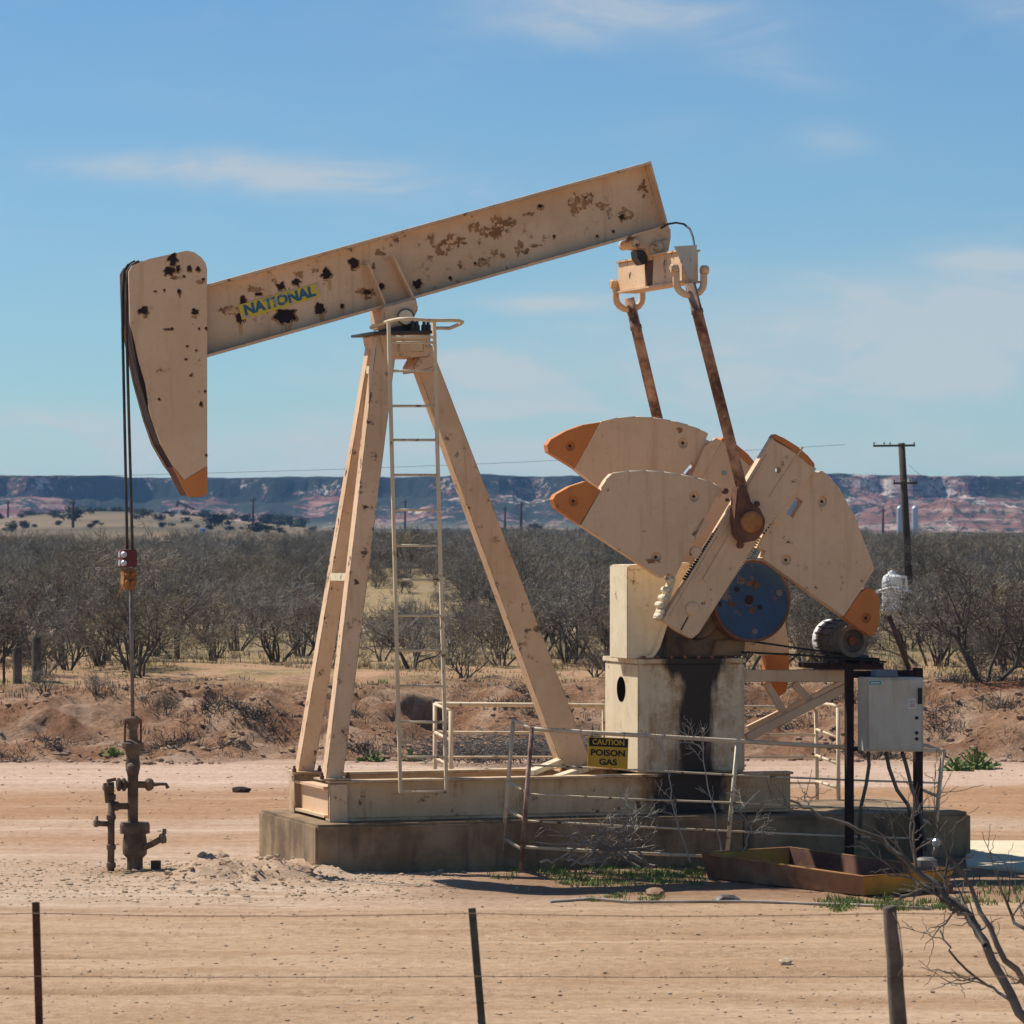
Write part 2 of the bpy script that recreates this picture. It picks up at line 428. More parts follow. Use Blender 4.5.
vc = t.n('ShaderNodeVertexColor', layer_name='soil').outputs[0]
bk = t.n('ShaderNodeAttribute', attribute_name='bank').outputs['Fac']
f1 = t.noise(co, 9, 8, .7); f2 = t.noise(co, 34, 6, .7); f3 = t.noise(co, 1, 6, .7, (.28, 2.8, 1)); f4 = t.noise(co, 1, 6, .65, (.12, 1.7, 1)); f5 = t.noise(co, 90, 3, .7); f6 = t.noise(co, 4.5, 10, .78)
def mul(c_, k): return t.mix(1.0, c_, k, 'MULTIPLY')
c = t.mix(t.ramp(f1, .35, .65), mul(vc, (.82, .78, .73)), mul(vc, (1.10, 1.09, 1.08)))
c = t.mix(t.ramp(f3, .47, .64, 0, .5), c, mul(vc, (.74, .63, .51)))
c = t.mix(t.ramp(f4, .52, .66, 0, .7), c, mul(vc, (1.2, 1.24, 1.28)))
c = t.mix(t.ramp(f2, .58, .70, 0, .65), c, mul(vc, (.60, .53, .46)))
c = t.mix(t.ramp(f5, .56, .68, 0, .6), c, mul(vc, (1.35, 1.38, 1.42)))
c = t.mix(t.ramp(f5, .42, .34, 0, .5), c, mul(vc, (.55, .47, .40)))
f7 = t.noise(co, 3.1, 9, .76, (1.3, 1, .8))
c = t.mix(t.math('MULTIPLY', bk, t.ramp(f7, .50, .40, 0, .7)), c, mul(vc, (.58, .50, .43)))
c = t.mix(t.math('MULTIPLY', bk, t.ramp(f7, .55, .66, 0, .6)), c, mul(vc, (1.3, 1.32, 1.34)))
hgt = t.math('ADD', t.math('ADD', t.math('MULTIPLY', f1, .6), t.math('MULTIPLY', f2, .5)), t.math('ADD', t.math('MULTIPLY', f5, .3), t.math('MULTIPLY', t.math('MULTIPLY', f6, bk), 5)))
t.bump(hgt, .9, .035)
me.materials.append(t.done(c, .98, spec=.1))
g = bpy.data.objects.new('ground', me); COL.objects.link(g); tag(g, 'tan dirt ground with a dirt road, reddish bank and dry grass plain', 'ground', kind='structure')

# mesa
def mesa_h(x, y):                    # y: depth into the mesa from its foot
    e = 26 * fr(x * .012, 3.3, 0, 5) + 8 * n2(x * .06, 1.1)
    t = (y - 40 - e * 1.6)
    rim = 24.3 + .3 * n2(x * .006, 9) + .25 * n2(x * .05, 2) + .3 * n2(x * .2, 2)
    gul = abs(fr(x * .035, y * .012, 5, 5)); g2 = abs(n2(x * .12, y * .03, 7))
    talus = sst(-10, 62, t) * .62 * (1 - .22 * gul * (1 - sst(56, 68, t))) - .05 * g2 * sst(-5, 30, t) * (1 - sst(50, 68, t))
    cliff = .38 * sst(60, 70, t + 5 * gul)
    r = 1.0 if t < 70 else 1.0
    lo = 3.6 + 1.8 * max(0, fr(x * .02, y * .02, 8, 4)) * sst(-60, 0, t)
    return lo + (rim - 3.6) * (talus + cliff) * r
mx = [(-560 + i * 1.35) for i in range(830)]; my = [-60 + j * 3.0 for j in range(72)]
mv = [(x, 1420 + y, mesa_h(x, y) - (3 if j == 0 else 0)) for j, y in enumerate(my) for x in mx]
nm = len(mx)
mf = [(j * nm + i, j * nm + i + 1, (j + 1) * nm + i + 1, (j + 1) * nm + i) for j in range(len(my) - 1) for i in range(nm - 1)]
me = bpy.data.meshes.new('mesa'); me.from_pydata(mv, [], mf)
t = NT('mesa_rock'); co = t.coord(True)
sx = t.n('ShaderNodeSeparateXYZ'); t.l(co, sx.inputs[0])
zz = t.math('ADD', sx.outputs[2], t.math('MULTIPLY', t.noise(co, .03, 4, .6), 5))
band = t.noise(co, 1, 3, .5, (.012, .012, .55))
c = t.mix(t.ramp(band, .42, .6), (.20, .085, .07), (.34, .20, .165))
c = t.mix(t.ramp(t.noise(co, .07, 8, .7, (1, .3, 1.6)), .54, .60), c, (.58, .47, .40))
scr = t.noise(co, .30, 9, .8); scb = t.noise(co, .03, 5, .65)
mk = t.ramp(t.math('ADD', t.math('MULTIPLY', scr, .6), t.math('MULTIPLY', scb, .6)), .545, .59)
c = t.mix(t.math('MULTIPLY', t.ramp(t.math('ABSOLUTE', t.math('SUBTRACT', zz, 23.0)), 2.2, 1.0), t.ramp(t.noise(co, .05, 7, .7, (1, .3, 1.2)), .44, .56)), c, (.52, .42, .34))
up = t.ramp(sx.outputs[2], 22.6, 24.0, 0, .95)
upn = t.math('MULTIPLY', up, t.ramp(t.noise(co, .09, 5, .6, (.5, 1, 2)), .44, .5))
mk = t.math('MAXIMUM', mk, upn)
c = t.mix(mk, c, (.03, .038, .03))
c = t.mix(t.ramp(sx.outputs[2], 7.5, 4.0, 0, .5), c, (.20, .19, .12))
me.materials.append(t.done(c, 1, spec=.05))
o = bpy.data.objects.new('mesa', me); COL.objects.link(o); tag(o, 'long red and grey mesa ridge along the horizon', 'hills', kind='structure')
# nearer red bluff at the right
bx = [60 + i * 1.1 for i in range(260)]; by = [-20 + j * 2.0 for j in range(45)]
def bluff_h(x, y):
    a = sst(85, 125, x) * (1 - sst(300, 345, x))
    e = 14 * fr(x * .025, 8.8, 2, 5); tt = y - 20 - e
    gul = abs(fr(x * .05, y * .02, 3, 5))
    return 2.5 + a * ((10.6 + 2.6 * n2(x * .03, 4.4) + .8 * n2(x * .15, 1)) * sst(-6, 42, tt) * (1 - .5 * gul) + .8 * n2(x * .15, y * .15)) * (1 - sst(64, 68, y))
bv = [(x, 1180 + y, bluff_h(x, y)) for y in by for x in bx]
nb = len(bx)
bf = [(j * nb + i, j * nb + i + 1, (j + 1) * nb + i + 1, (j + 1) * nb + i) for j in range(len(by) - 1) for i in range(nb - 1)]
mb = bpy.data.meshes.new('bluff'); mb.from_pydata(bv, [], bf)
t = NT('bluff_rock'); co = t.coord(True)
c = t.mix(t.ramp(t.noise(co, 1, 4, .6, (.02, .02, .5)), .42, .6), (.22, .105, .08), (.40, .28, .23))
c = t.mix(t.ramp(t.noise(co, .22, 9, .8), .49, .56), c, (.05, .055, .04))
c = t.mix(t.ramp(t.noise(co, .12, 8, .75, (1, .4, 2)), .6, .66), c, (.55, .45, .38))
mb.materials.append(t.done(c, 1, spec=.05))
o = bpy.data.objects.new('bluff', mb); COL.objects.link(o); tag(o, 'reddish eroded bluff in front of the mesa at the right', 'hills', kind='structure')

# ------------------------------------------------------------------ concrete slab under the pump
def L(u, v, z): return UAX * u + VAX * v + ZAX * z
def uz(px, py, v):
    p = W(px, py, v); return p.dot(UAX), p.z
SL_Z = .476
uA = uz(316, 825, -1.05)[0]; uB = uz(971, 809, -1.05)[0]
base = thing('concrete_slab', L((uA + uB) / 2, .05, 0), 'long stained concrete slab carrying the pump jack', 'slab')
b = MB()
b.prism([L(uA, -1.05, -.25), L(uA, 1.15, -.25), L(uA, 1.15, SL_Z), L(uA, -1.05, SL_Z)], UAX * (uz(744, 815, -1.05)[0] - uA))
b.build('slab', M['concrete'], base, bevel=.025)
b = MB(); u2 = uz(745, 815, -1.05)[0]
b.prism([L(u2, -1.07, -.25), L(u2, 1.12, -.25), L(u2, 1.12, SL_Z - .02), L(u2, -1.07, SL_Z - .02)], UAX * (uB - u2))
b.build('rear_slab', M['concrete'], base, bevel=.04)

# ------------------------------------------------------------------ pump jack
pump = thing('pump_jack', L(0, 0, SL_Z), 'large cream oil pump jack with orange tipped counterweights on a concrete slab', 'pump jack')
C = M['cream']
def poly(pts, v): return [W(x, y, v) for x, y in pts]
def ringpx(cx, cy, r, v, n=14):
    c0 = W(cx, cy, v)
    return [c0 + UAX * (r * math.cos(2 * math.pi * k / n)) + ZAX * (r * math.sin(2 * math.pi * k / n)) for k in range(n)]

# skid
zt = uz(344, 780, -.65)[1]; uL = uz(328, 783, -.65)[0]; uR = uz(790, 776, -.65)[0]
zr = zt
def ibeam(mb_, a, b_, hgt, wid, tf=.025, tw=.02, side=VAX, m=0):
    a = Vector(a); b_ = Vector(b_); d = (b_ - a).normalized(); up = side.cross(d).normalized()
    if up.z < 0: up = -up
    s2 = side * (wid / 2)
    for z0, z1, w in ((0, tf, wid), (hgt - tf, hgt, wid), (tf, hgt - tf, tw)):
        q = [a + side * (-w / 2) + up * z0, a + side * (w / 2) + up * z0, a + side * (w / 2) + up * z1, a + side * (-w / 2) + up * z1]
        mb_.prism(q, b_ - a, m)
M['skid'] = paint('oil_streaked_skid_paint', (.66, .49, .30), dirt=.6, chips=.05, wear=.7, runs=.7, stain=[(uz(690, 790, -.65)[0], .50, .3, 1.0, (.030, .018, .010))])
skid = MB()
for v in (-.65, .65): ibeam(skid, L(uL, v, SL_Z + .004), L(uR, v, SL_Z + .004), zt - SL_Z - .004, .19)
sk = skid.build('skid', M['skid'], pump, bevel=.004)
b = MB()
for u in (uL + .06, uL + 2.4, uL + 3.6, uR - .1):
    ibeam(b, L(u, -.545, SL_Z + .03), L(u, .545, SL_Z + .03), .30, .14, side=UAX); b.cut()
b.build_each('skid_crossbeam', C, pump)
b = MB()
b.prism([L(uL - .012, -.76, SL_Z + .002), L(uL + .17, -.76, SL_Z + .002), L(uL + .17, -.76, zt - .03), L(uL - .012, -.76, zt - .03)], VAX * .03); b.cut()
b.prism([L(uL - .014, .56, SL_Z + .002), L(uL - .014, .76, SL_Z + .002), L(uL - .014, .76, zt - .03), L(uL - .014, .56, zt - .03)], UAX * .012); b.cut()
b.build_each('end_plate', M['skid'], sk, bevel=.004)
b = MB()
for p, q in (((530, 775), (561, 762)), ((556, 780), (592, 768))):
    v0 = -.5; b.bar(W(p[0], p[1], -.62) + ZAX * .02, W(q[0], q[1], -.05) + ZAX * .02, .10, .05); b.cut()
b.build_each('floor_brace', M['cream_light'], pump, bevel=.004)

# samson post legs
def leg(top, bot, vt, vb, depth, parent, mat=C, flange=True):
    mb_ = MB()
    q = [W(*top[0], vt), W(*top[1], vt), W(*bot[1], vb), W(*bot[0], vb)]
    if not flange:
        mb_.prism(q, VAX * depth)
    else:                             # wide flange section: two side plates with a web set back
        tl, tr, br, bl = q
        wt = (tr - tl) * .16; wb = (br - bl) * .16
        mb_.prism([tl, tl + wt, bl + wb, bl], VAX * depth)
        mb_.prism([tr - wt, tr, br, br - wb], VAX * depth)
        k = VAX * (.012)
        mb_.prism([tl + wt + k, tr - wt + k, br - wb + k, bl + wb + k], VAX * .03)
    return mb_.build('leg', mat, parent, bevel=.004)
leg(((377, 336), (398, 336)), ((326, 779), (343, 779)), -.27, -.68, .16, pump, M['cream_chip'], False)
leg(((371, 338), (386, 338)), ((298, 773), (314, 773)), .12, .52, .16, pump, M['cream_chip'], False)
leg(((407, 340), (429, 340)), ((563, 770), (594, 770)), -.10, -.12, .19, pump, M['cream_chip'], False)
b = MB()
for py, f in ((577, .54), (370, .06)):
    xa = lerp(372, 298, f); xb = lerp(380, 328, f)
    b.bar(W(xa + 1, py, lerp(.12, .5, f)), W(xb, py, lerp(-.2, -.6, f)), .05, .08); b.cut()
b.build_each('leg_tie', M['cream_light'], pump, bevel=.004)
b = MB()
b.prism(poly([(379, 334.5), (431, 334), (429, 357), (384, 357)], -.3), VAX * .6)
b.prism(poly([(399, 342), (424, 342), (424, 352), (399, 352)], -.325), VAX * .02)
b.prism(poly([(425, 346), (434, 345), (437, 366), (414, 373), (414, 366)], -.28), VAX * .4)
b.build('post_cap', M['cream_chip'], pump, bevel=.006)
b = MB(); b.prism(poly([(374, 331.2), (436, 330.3), (436, 333), (374, 333.8)], -.42), VAX * .84)
b.prism(poly([(390, 331), (392, 321), (415, 321), (421, 331)], -.22), VAX * .44)
for x in (413, 417, 424, 428): b.lathe(W(x, 331, -.33), ZAX, [(0, .03), (.06, .03), (.06, .018), (.1, .018)], 8)
b.build('top_plate', M['grease'], pump, bevel=.004)
# saddle bearing
b = MB()
b.prism(poly([(383, 307), (416, 297.5), (418.5, 309), (414, 318), (412, 324), (398, 326), (386, 329), (384, 322)], -.24), VAX * .48)
sd = b.build('saddle_bearing', M['cream_chip'], pump, bevel=.012)
b = MB(); b.lathe(W(406.3, 317, -.30), VAX, [(0, .066), (.01, .074), (.6, .074), (.61, .066)], 24)
b.build('bearing_cap', M['cream_light'], sd)
b = MB(); b.lathe(W(406.3, 317, -.275), VAX, [(0, .084), (.55, .084)], 24)
b.build('bearing_seal', M['grease'], sd)
b = MB(); b.prism(poly([(382, 310), (387, 307), (387, 323), (384, 325)], -.2), VAX * .4); b.build('saddle_gusset', M['rust'], sd, bevel=.006)

# walking beam
v0 = -.16
TL, TR, BR, BL = [W(x, y, v0) for x, y in ((196, 287.5), (651, 161), (669, 227), (196, 360.5))]
dl = (TR - TL).normalized(); dn = -dl.cross(VAX).normalized()
if dn.z > 0: dn = -dn
beam = MB(); tf = .028
beam.prism([TL, TR, TR + dn * tf, TL + dn * tf], VAX * .32)
beam.prism([BL - dn * tf, BR - dn * tf, BR, BL], VAX * .32)
wv = VAX * .145
beam.prism([TL + dn * tf + wv, TR + dn * tf + wv, BR - dn * tf + wv, BL - dn * tf + wv], VAX * .03)
VW = v0 + .145                        # plane of the web's near face
rs = MB()
ex, ey = dl, -dn
def spot(mb_, px, py, rx, ry, m, v, seed, rag=.4): 
    c0 = W(px, py, v); s = (c0.y + CAMD) / F
    mb_.blob(c0, UAX, ZAX, rx * s, ry * s, seed, m, 26, rag)
dark = [(243, 302, 3.4, 5, 0), (281, 286, 4.2, 3.5, 1), (296, 282, 4, 3, 2), (240, 318, 3.8, 6, 3), (286, 316, 10, 7, 4), (320, 308, 5, 6, 5), (326, 274, 4.8, 4.5, 6), (354, 263, 5, 4.5, 7), (417.5, 284, 5, 4.5, 8), (342, 306, 2, 2.2, 9), (258, 294, 4, 1.6, 10), (381, 287, 3, 3, 11), (367, 292, 4, 2.4, 12), (597, 236, 1.3, 1.3, 13), (613, 231, 1.2, 1, 14), (554, 236, 1.2, 1.6, 15), (450, 278, 1.6, 1.3, 16), (475, 263, 1.2, 1.2, 17), (540, 206, 2.6, 1.5, 18), (622, 217, 3, 2.6, 19)]
for x, y, a, c_, s in dark:
    spot(beam, x, y, a, c_, 1, VW - .005, s + 1)
    spot(beam, x + .4, y + .8, a * 1.2 + .5, c_ * 1.2 + .6, 2, VW - .0012, s + 1)
lite = [(228, 308, 9, 7, 0), (255, 289, 6, 3.5, 1), (299, 275, 5, 3.5, 2), (314, 271, 1.6, 2.4, 3), (274, 281, 3, 2, 4), (454, 245, 11, 8, 5), (441, 250, 7, 5, 6), (475, 228, 5, 5, 7), (487, 228, 5, 6, 8), (500, 228, 9, 9, 9), (512, 221, 5, 5, 10), (518, 246, 5, 6, 11), (528, 214, 5, 2.6, 12), (540, 208, 3.6, 2.4, 13), (577, 203, 9, 9, 14), (588, 199, 4, 6, 15), (602, 206, 6, 2.6, 16), (624, 216, 8, 6, 17), (642, 190, 4, 8, 18), (480, 262, 7, 4, 19), (494, 253, 3.4, 4, 20), (503, 255, 3, 2.6, 21), (527, 253, 2.4, 4, 22), (536, 246, 5, 2, 23), (381, 253, 5, 2.4, 24), (366, 291, 8, 5, 25), (374, 266, 2.4, 3, 26), (430, 240, 3, 6, 27)]
for x, y, a, c_, s in lite:
    for q in range(4):
        aa = rnd.uniform(0, 6.28); spot(beam, x + math.cos(aa) * a * .6, y + math.sin(aa) * c_ * .6, a * rnd.uniform(.4, .85), c_ * rnd.uniform(.4, .85), 2, VW - .002 - .0004 * (q + 1), s * 5 + q + 40, .75)
for x, y, w_, h_ in ((240, 327, 2.2, 9), (287, 325, 4, 9), (321, 315, 3, 8), (329, 283, 1.8, 9), (419, 291, 1.6, 6), (342, 311, 1, 5)):
    beam.add([W(x - w_, y - h_ * .5, VW - .0015), W(x + w_, y - h_ * .5, VW - .0015), W(x + w_ * .8 + 1, y + h_ * .6, VW - .0015), W(x + 1.5, y + h_, VW - .0015), W(x - w_ * .4, y + h_ * .7, VW - .0015)], [[0, 1, 2, 3, 4]], 3)
beam.prism([TR + dn * tf, TR + dn * tf - dl * .02, BR - dn * tf - dl * .02, BR - dn * tf], VAX * .175)
wb = beam.build('walking_beam', [M['cream_chip'], M['dark_rust'], M['light_rust'], M['streak']], pump)
for (p, q) in (((368, 261), (386, 306)), ((393, 253.5), (414.5, 299))):
    b = MB()
    for sgn in (0, 1):
        vv = v0 + .006 if sgn == 0 else .018
        a_, c_ = W(*p, vv), W(*q, vv); a_ += dn * .03
        b.prism([a_ - dl * .011, a_ + dl * .011, c_ + dl * .011, c_ - dl * .011], VAX * (.137 if sgn == 0 else .13))
    b.build('stiffener', C, wb)
# name plate with lettering
vp = VW - .012
b = MB(); b.prism([W(x, y, vp) for x, y in ((238, 305), (318, 283), (321, 296), (242, 320))], VAX * .006)
npt = b.build('name_plate', M['plate'], wb)
vs, fs = text_polys('NATIONAL', 1.0, .05)
wdt = max(p.x for p in vs) - min(p.x for p in vs); hgt = max(p.y for p in vs) - min(p.y for p in vs)
c0 = W(279.5, 301, vp - .003); e1 = (W(315, 290.5, vp) - W(244, 310.5, vp)); e2 = W(281, 295.5, vp) - W(283.5, 306.5, vp)
b = MB(); b.add([c0 + e1 * (p.x / wdt) + e2 * (p.y / hgt) for p in vs], fs)
def letters_mat():
    t = NT('worn_blue_lettering'); co = t.coord(True)
    c = t.mix(t.ramp(t.noise(co, 12, 5, .65), .56, .63), (.035, .12, .20), (.34, .33, .21)); return t.done(c, .6)
b.build('lettering', letters_mat(), npt, recalc=False)

# horse head
hh_near = [(128.5, 272), (132, 265.6), (148.4, 259), (186.5, 250.6), (194, 252), (201, 257), (205.5, 263), (207, 269), (207.3, 466), (184, 480), (172.5, 465), (160.6, 444), (152.2, 420), (142, 383), (135, 350), (130, 322)]
hh_tip = [(207.3, 466), (207.4, 493), (205, 496.4), (187.5, 497), (182.5, 493.5), (178, 487), (173, 475), (171.5, 466), (184, 480)]
hh = MB()
hp = poly(hh_near, -.20)
hh.prism(hp, VAX * .025); 
hx = [(207.3, 466), (207.4, 493), (205, 496.4), (188.5, 497), (184, 493.5), (171.5, 465), (184, 480)]
full = [(131, 273), (134, 267.5), (149, 261), (186.5, 252.5), (194, 254.5), (201, 259), (204, 265), (205, 270), (205.3, 492), (203.5, 494), (189, 494.5), (174.5, 466), (161.6, 444), (152.7, 420), (142.5, 383), (136, 350), (132, 322)]
hh.prism(poly(full, -.175), VAX * .35, 0, ms=1)
hh.prism([p + VAX * .375 for p in hp], VAX * .025, 0, ms=1)
vh = -.2045
for x, y, a, c_, s in ((173, 259, 4.4, 5.5, 1), (169, 271, 6, 4, 2), (189, 268, 2.4, 2.6, 3), (198, 269, 2.2, 2, 4), (184, 276, 1.4, 1, 5), (143, 311, 5, 3.4, 6), (195, 312, 3.6, 3.2, 7), (179, 291, 1.8, 2, 8), (164, 290, 1, 1, 9), (206, 328, 1.2, 1.2, 10), (187, 346, 1, .9, 11), (196, 350, 1.4, .8, 12), (186, 359, 1.2, .9, 13), (201, 404, 1.4, 2, 14), (159, 399, 1.2, 1.3, 15), (203, 279, 1.4, 1.2, 16), (205, 391, .9, 1.2, 17), (206, 455, 1, 1, 18), (168, 329, 4, .7, 19), (172, 328, 1, 1, 20), (199, 328, .8, .8, 21), (155, 291, 1.4, .7, 22), (178, 268, 2, 3, 23)):
    spot(hh, x, y, a, c_, 1, vh, s + 60)
    spot(hh, x + .3, y + .8, a * 1.18 + .4, c_ * 1.18 + .5, 2, vh + .003, s + 60)
for x, y, a, c_, s in ((176, 278, 6, 2.4, 1), (180, 295, 1.2, 3, 2), (145, 316, 3, 2, 3), (194, 316, 3, 2, 4), (200, 282, 4, 2, 5)):
    spot(hh, x, y, a, c_, 2, vh + .002, s + 90, .7)
# rust band down the curved near rim
rb = [(129.5, 325), (133, 350), (139.5, 383), (149.7, 420), (153, 429)]; rb2 = [(148.8, 414), (146.5, 398), (144.5, 384), (138.5, 360), (135, 342)]
hh.add([W(x + .6, y, vh) for x, y in rb] + [W(x + rnd.uniform(-1, 1), y, vh) for x, y in rb2], [list(range(10))], 1)
hho = hh.build('horse_head', [M['cream'], M['dark_rust'], M['light_rust']], pump, recalc=True)
b = MB(); b.prism(poly([(207.5, 466.3), (207.5, 493), (205, 496.6), (188.5, 497.2), (184, 489), (178.5, 477.5), (172.5, 466.5), (184, 480.3)], -.203), VAX * .026, 0)
b.prism(poly([(206.5, 467.3), (206.5, 492), (204.5, 495), (189.5, 495.5), (175, 467), (184, 480)], -.177), VAX * .38, 1)
b.build('tip', [M['orange'], M['rust']], hho)

# ladder
ladder = bpy.data.objects.new('ladder', None); COL.objects.link(ladder); ladder.parent = pump
vl = -.82
lt, lb, rt, rbm = (388.5, 322), (400.5, 793), (434, 321), (446.5, 793)
for a_, c_ in ((lt, lb), (rt, rbm)):
    b = MB(); b.bar(W(*a_, vl), W(*c_, vl), .032, .032, VAX); b.build('ladder_rail', M['rail'], ladder)
for py in (337, 342.5, 371, 406, 440, 475, 510, 545.6, 580, 615.5, 650.5, 686, 722, 757, 792):
    f = (py - 322) / 471.0
    b = MB(); b.tube([W(lerp(388.5, 400.5, f), py, vl), W(lerp(434, 446.5, f), py, vl)], .0145, 6); b.build('rung', M['rail'], ladder)
b = MB()
b.tube([W(x, y, v) for x, y, v in ((371, 327.5, -.2), (378, 324.5, -.42), (389, 321, -.7), (398, 319.2, -.9), (410, 318.6, -1.0), (432, 320.5, -1.0), (452, 320.2, -1.0), (459, 320.6, -.96), (462.5, 322, -.86), (461, 323.5, -.75), (450, 328.2, -.42), (434, 328, -.4))], .018, 8)
b.build('ladder_hoop', M['rail'], ladder)
b = MB()
for x, y in ((389.5, 360), (436, 372), (400, 775), (445, 777)):
    b.bar(W(x, y, vl), W(x + 1, y, -.5 if y < 500 else -.745), .03, .03); b.cut()
b.build_each('ladder_bracket', M['rail'], ladder)

# gearbox pedestal
uP0 = uz(638, 664, -.5)[0]; uP1 = uz(744, 664, -.5)[0]; zP1 = uz(638, 664, -.5)[1]
ust = uz(696, 700, -.5)[0]
M['pedestal'] = paint('oil_stained_cream_paint', (.74, .61, .41), chips=.03, dirt=.6, wear=.5, runs=.75, stain=[(ust, 0.25, .3, zP1, (.034, .020, .011))])
b = MB(); b.prism([L(uP0, -.5, zt), L(uP1, -.5, zt), L(uP1, -.5, zP1), L(uP0, -.5, zP1)], VAX * 1.0)
ped = b.build('pedestal', M['pedestal'], pump, bevel=.012)
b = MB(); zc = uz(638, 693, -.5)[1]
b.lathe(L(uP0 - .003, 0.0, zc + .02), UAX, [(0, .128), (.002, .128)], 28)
b.build('access_hole_disc', M['hole_shade'], ped)  # flat black disc; the shade inside the hole is painted on
b = MB(); b.prism([L(uP0 - .015, -.53, zP1), L(uP1 + .015, -.53, zP1), L(uP1 + .015, -.53, zP1 + .05), L(uP0 - .015, -.53, zP1 + .05)], VAX * 1.06)
b.build('base_flange', M['pedestal'], ped, bevel=.006)
zF = zP1 + .05
b = MB()
for k in range(8):
    b.lathe(L(lerp(uP0 + .06, uP1 - .06, k / 7), -.515, zP1 + .05), ZAX, [(0, .02), (.025, .02), (.03, .014)], 6); b.cut()
b.build_each('flange_bolt', M['rust'], ped)
b = MB(); b.prism([L(uP1 - .012, -.503, zt + .01), L(uP1 + .004, -.503, zt + .01), L(uP1 + .004, -.503, zP1 - .02), L(uP1 - .012, -.503, zP1 - .02)], VAX * .03); b.build('weld_seam', M['pedestal'], ped)
b = MB()
for px, py, v in ((334, 781, -.70), (306, 775, .46), (575, 771, -.16)):
    c_ = W(px, py, v); c_.z = zt + .004
    b.prism([c_ + UAX * x + VAX * y for x, y in ((-.14, -.05), (.16, -.05), (.16, .24), (-.14, .24))], ZAX * .018); b.cut()
b.build_each('foot_plate', M['skid'], pump, bevel=.003)
b = MB()
for px, py, v in ((334, 781, -.72), (306, 775, .44), (575, 771, -.18)):
    c_ = W(px, py, v); c_.z = zt + .02
    for x in (-.12, .14): b.lathe(c_ + UAX * x, ZAX, [(0, .022), (.03, .022), (.035, .014), (.06, .014)], 6); b.cut()
b.build_each('foot_bolt', M['rust'], pump)
# gear reducer
u0 = uz(627, 570, -.45)[0]; zT = uz(627, 566, -.45)[1]
b = MB()
b.prism([L(u0, -.45, zF), L(uz(652, 600, -.45)[0], -.45, zF), W(668, 625, -.45), W(675, 595, -.45), W(690, 585, -.45), W(690, 566, -.45), L(u0, -.45, zT)], VAX * .52)
b.prism(poly([(629, 565), (690, 562.5), (690, 566), (629, 570)], -.46), VAX * .53)
gr = b.build('gear_reducer', M['cream_light'], pump, bevel=.006)
b = MB()
fl = [(641, 656), (650, 655), (656, 646), (662, 628), (668, 606), (674, 596)]
b.prism(poly(fl + [(x + 4, y + 2.5) for x, y in reversed(fl)], -.50), VAX * .06)
b.build('case_flange', M['cream_light'], gr, bevel=.006)
b = MB()
b.prism([L(uz(665, 600, -.4)[0], -.4, zF), L(uP1 - .05, -.4, zF), W(744, 600, -.4), W(720, 572, -.4), W(680, 572, -.4), W(668, 610, -.4)], VAX * .8)
b.lathe(W(693, 609, -.62), VAX, [(0, .12), (1.24, .12)], 20)
b.lathe(W(752, 601, -.62), VAX, [(0, .05), (.5, .05)], 16)
b.prism(poly([(716, 640), (746, 640), (744, 656), (712, 656)], -.46), VAX * .3)
b.lathe(W(700, 618, -.47), VAX, [(0, .2), (.1, .24)], 20)
b.build('gear_case', M['greasy_cream'], gr, bevel=.01)

# blue brake drum / sheave
cs = W(752.3, 601, -.62); rS = .415
b = MB(); b.lathe(cs, VAX, [(0, rS - .03), (0, rS - .004), (.01, rS), (.04, rS), (.06, rS - .025), (.10, rS - .025), (.12, rS), (.17, rS), (.17, .1)], 56)
shv = b.build('sheave', M['rust'], pump)
b = MB(); b.lathe(cs - VAX * .004, VAX, [(0, rS - .035), (.003, rS - .03)], 56)
b.build('sheave_face', M['blue'], shv)
b = MB()
for x, y, r in ((737, 589, .028), (760, 607, .028), (720, 604, .024)): b.lathe(W(x, y, -.628), VAX, [(0, r), (.004, r)], 14, 0); b.cut()  # flat black discs, painting in the dark of open holes
for x, y, r in ((779.5, 593, .032), (755, 631.5, .03)): b.lathe(W(x, y, -.632), VAX, [(0, r), (.008, r + .004)], 14, 1); b.cut()
b.lathe(W(750, 600, -.650), VAX, [(0, .02), (.01, .034), (.02, .038), (.024, .05)], 18, 2); b.cut()
b.build_each('sheave_bolt_and_hole', [M['black'], M['steel'], M['dark_rust']], shv)
b = MB()
for x, y, rx, ry, s in ((750, 583, 6, 2.6, 1), (756, 586, 4, 4, 2), (732, 604, 4, 3, 3), (752, 611, 4, 3, 4)): spot(b, x, y, rx, ry, 0, -.6265, s + 10, .6); b.cut()
b.build_each('rust_stain', M['rust'], shv)

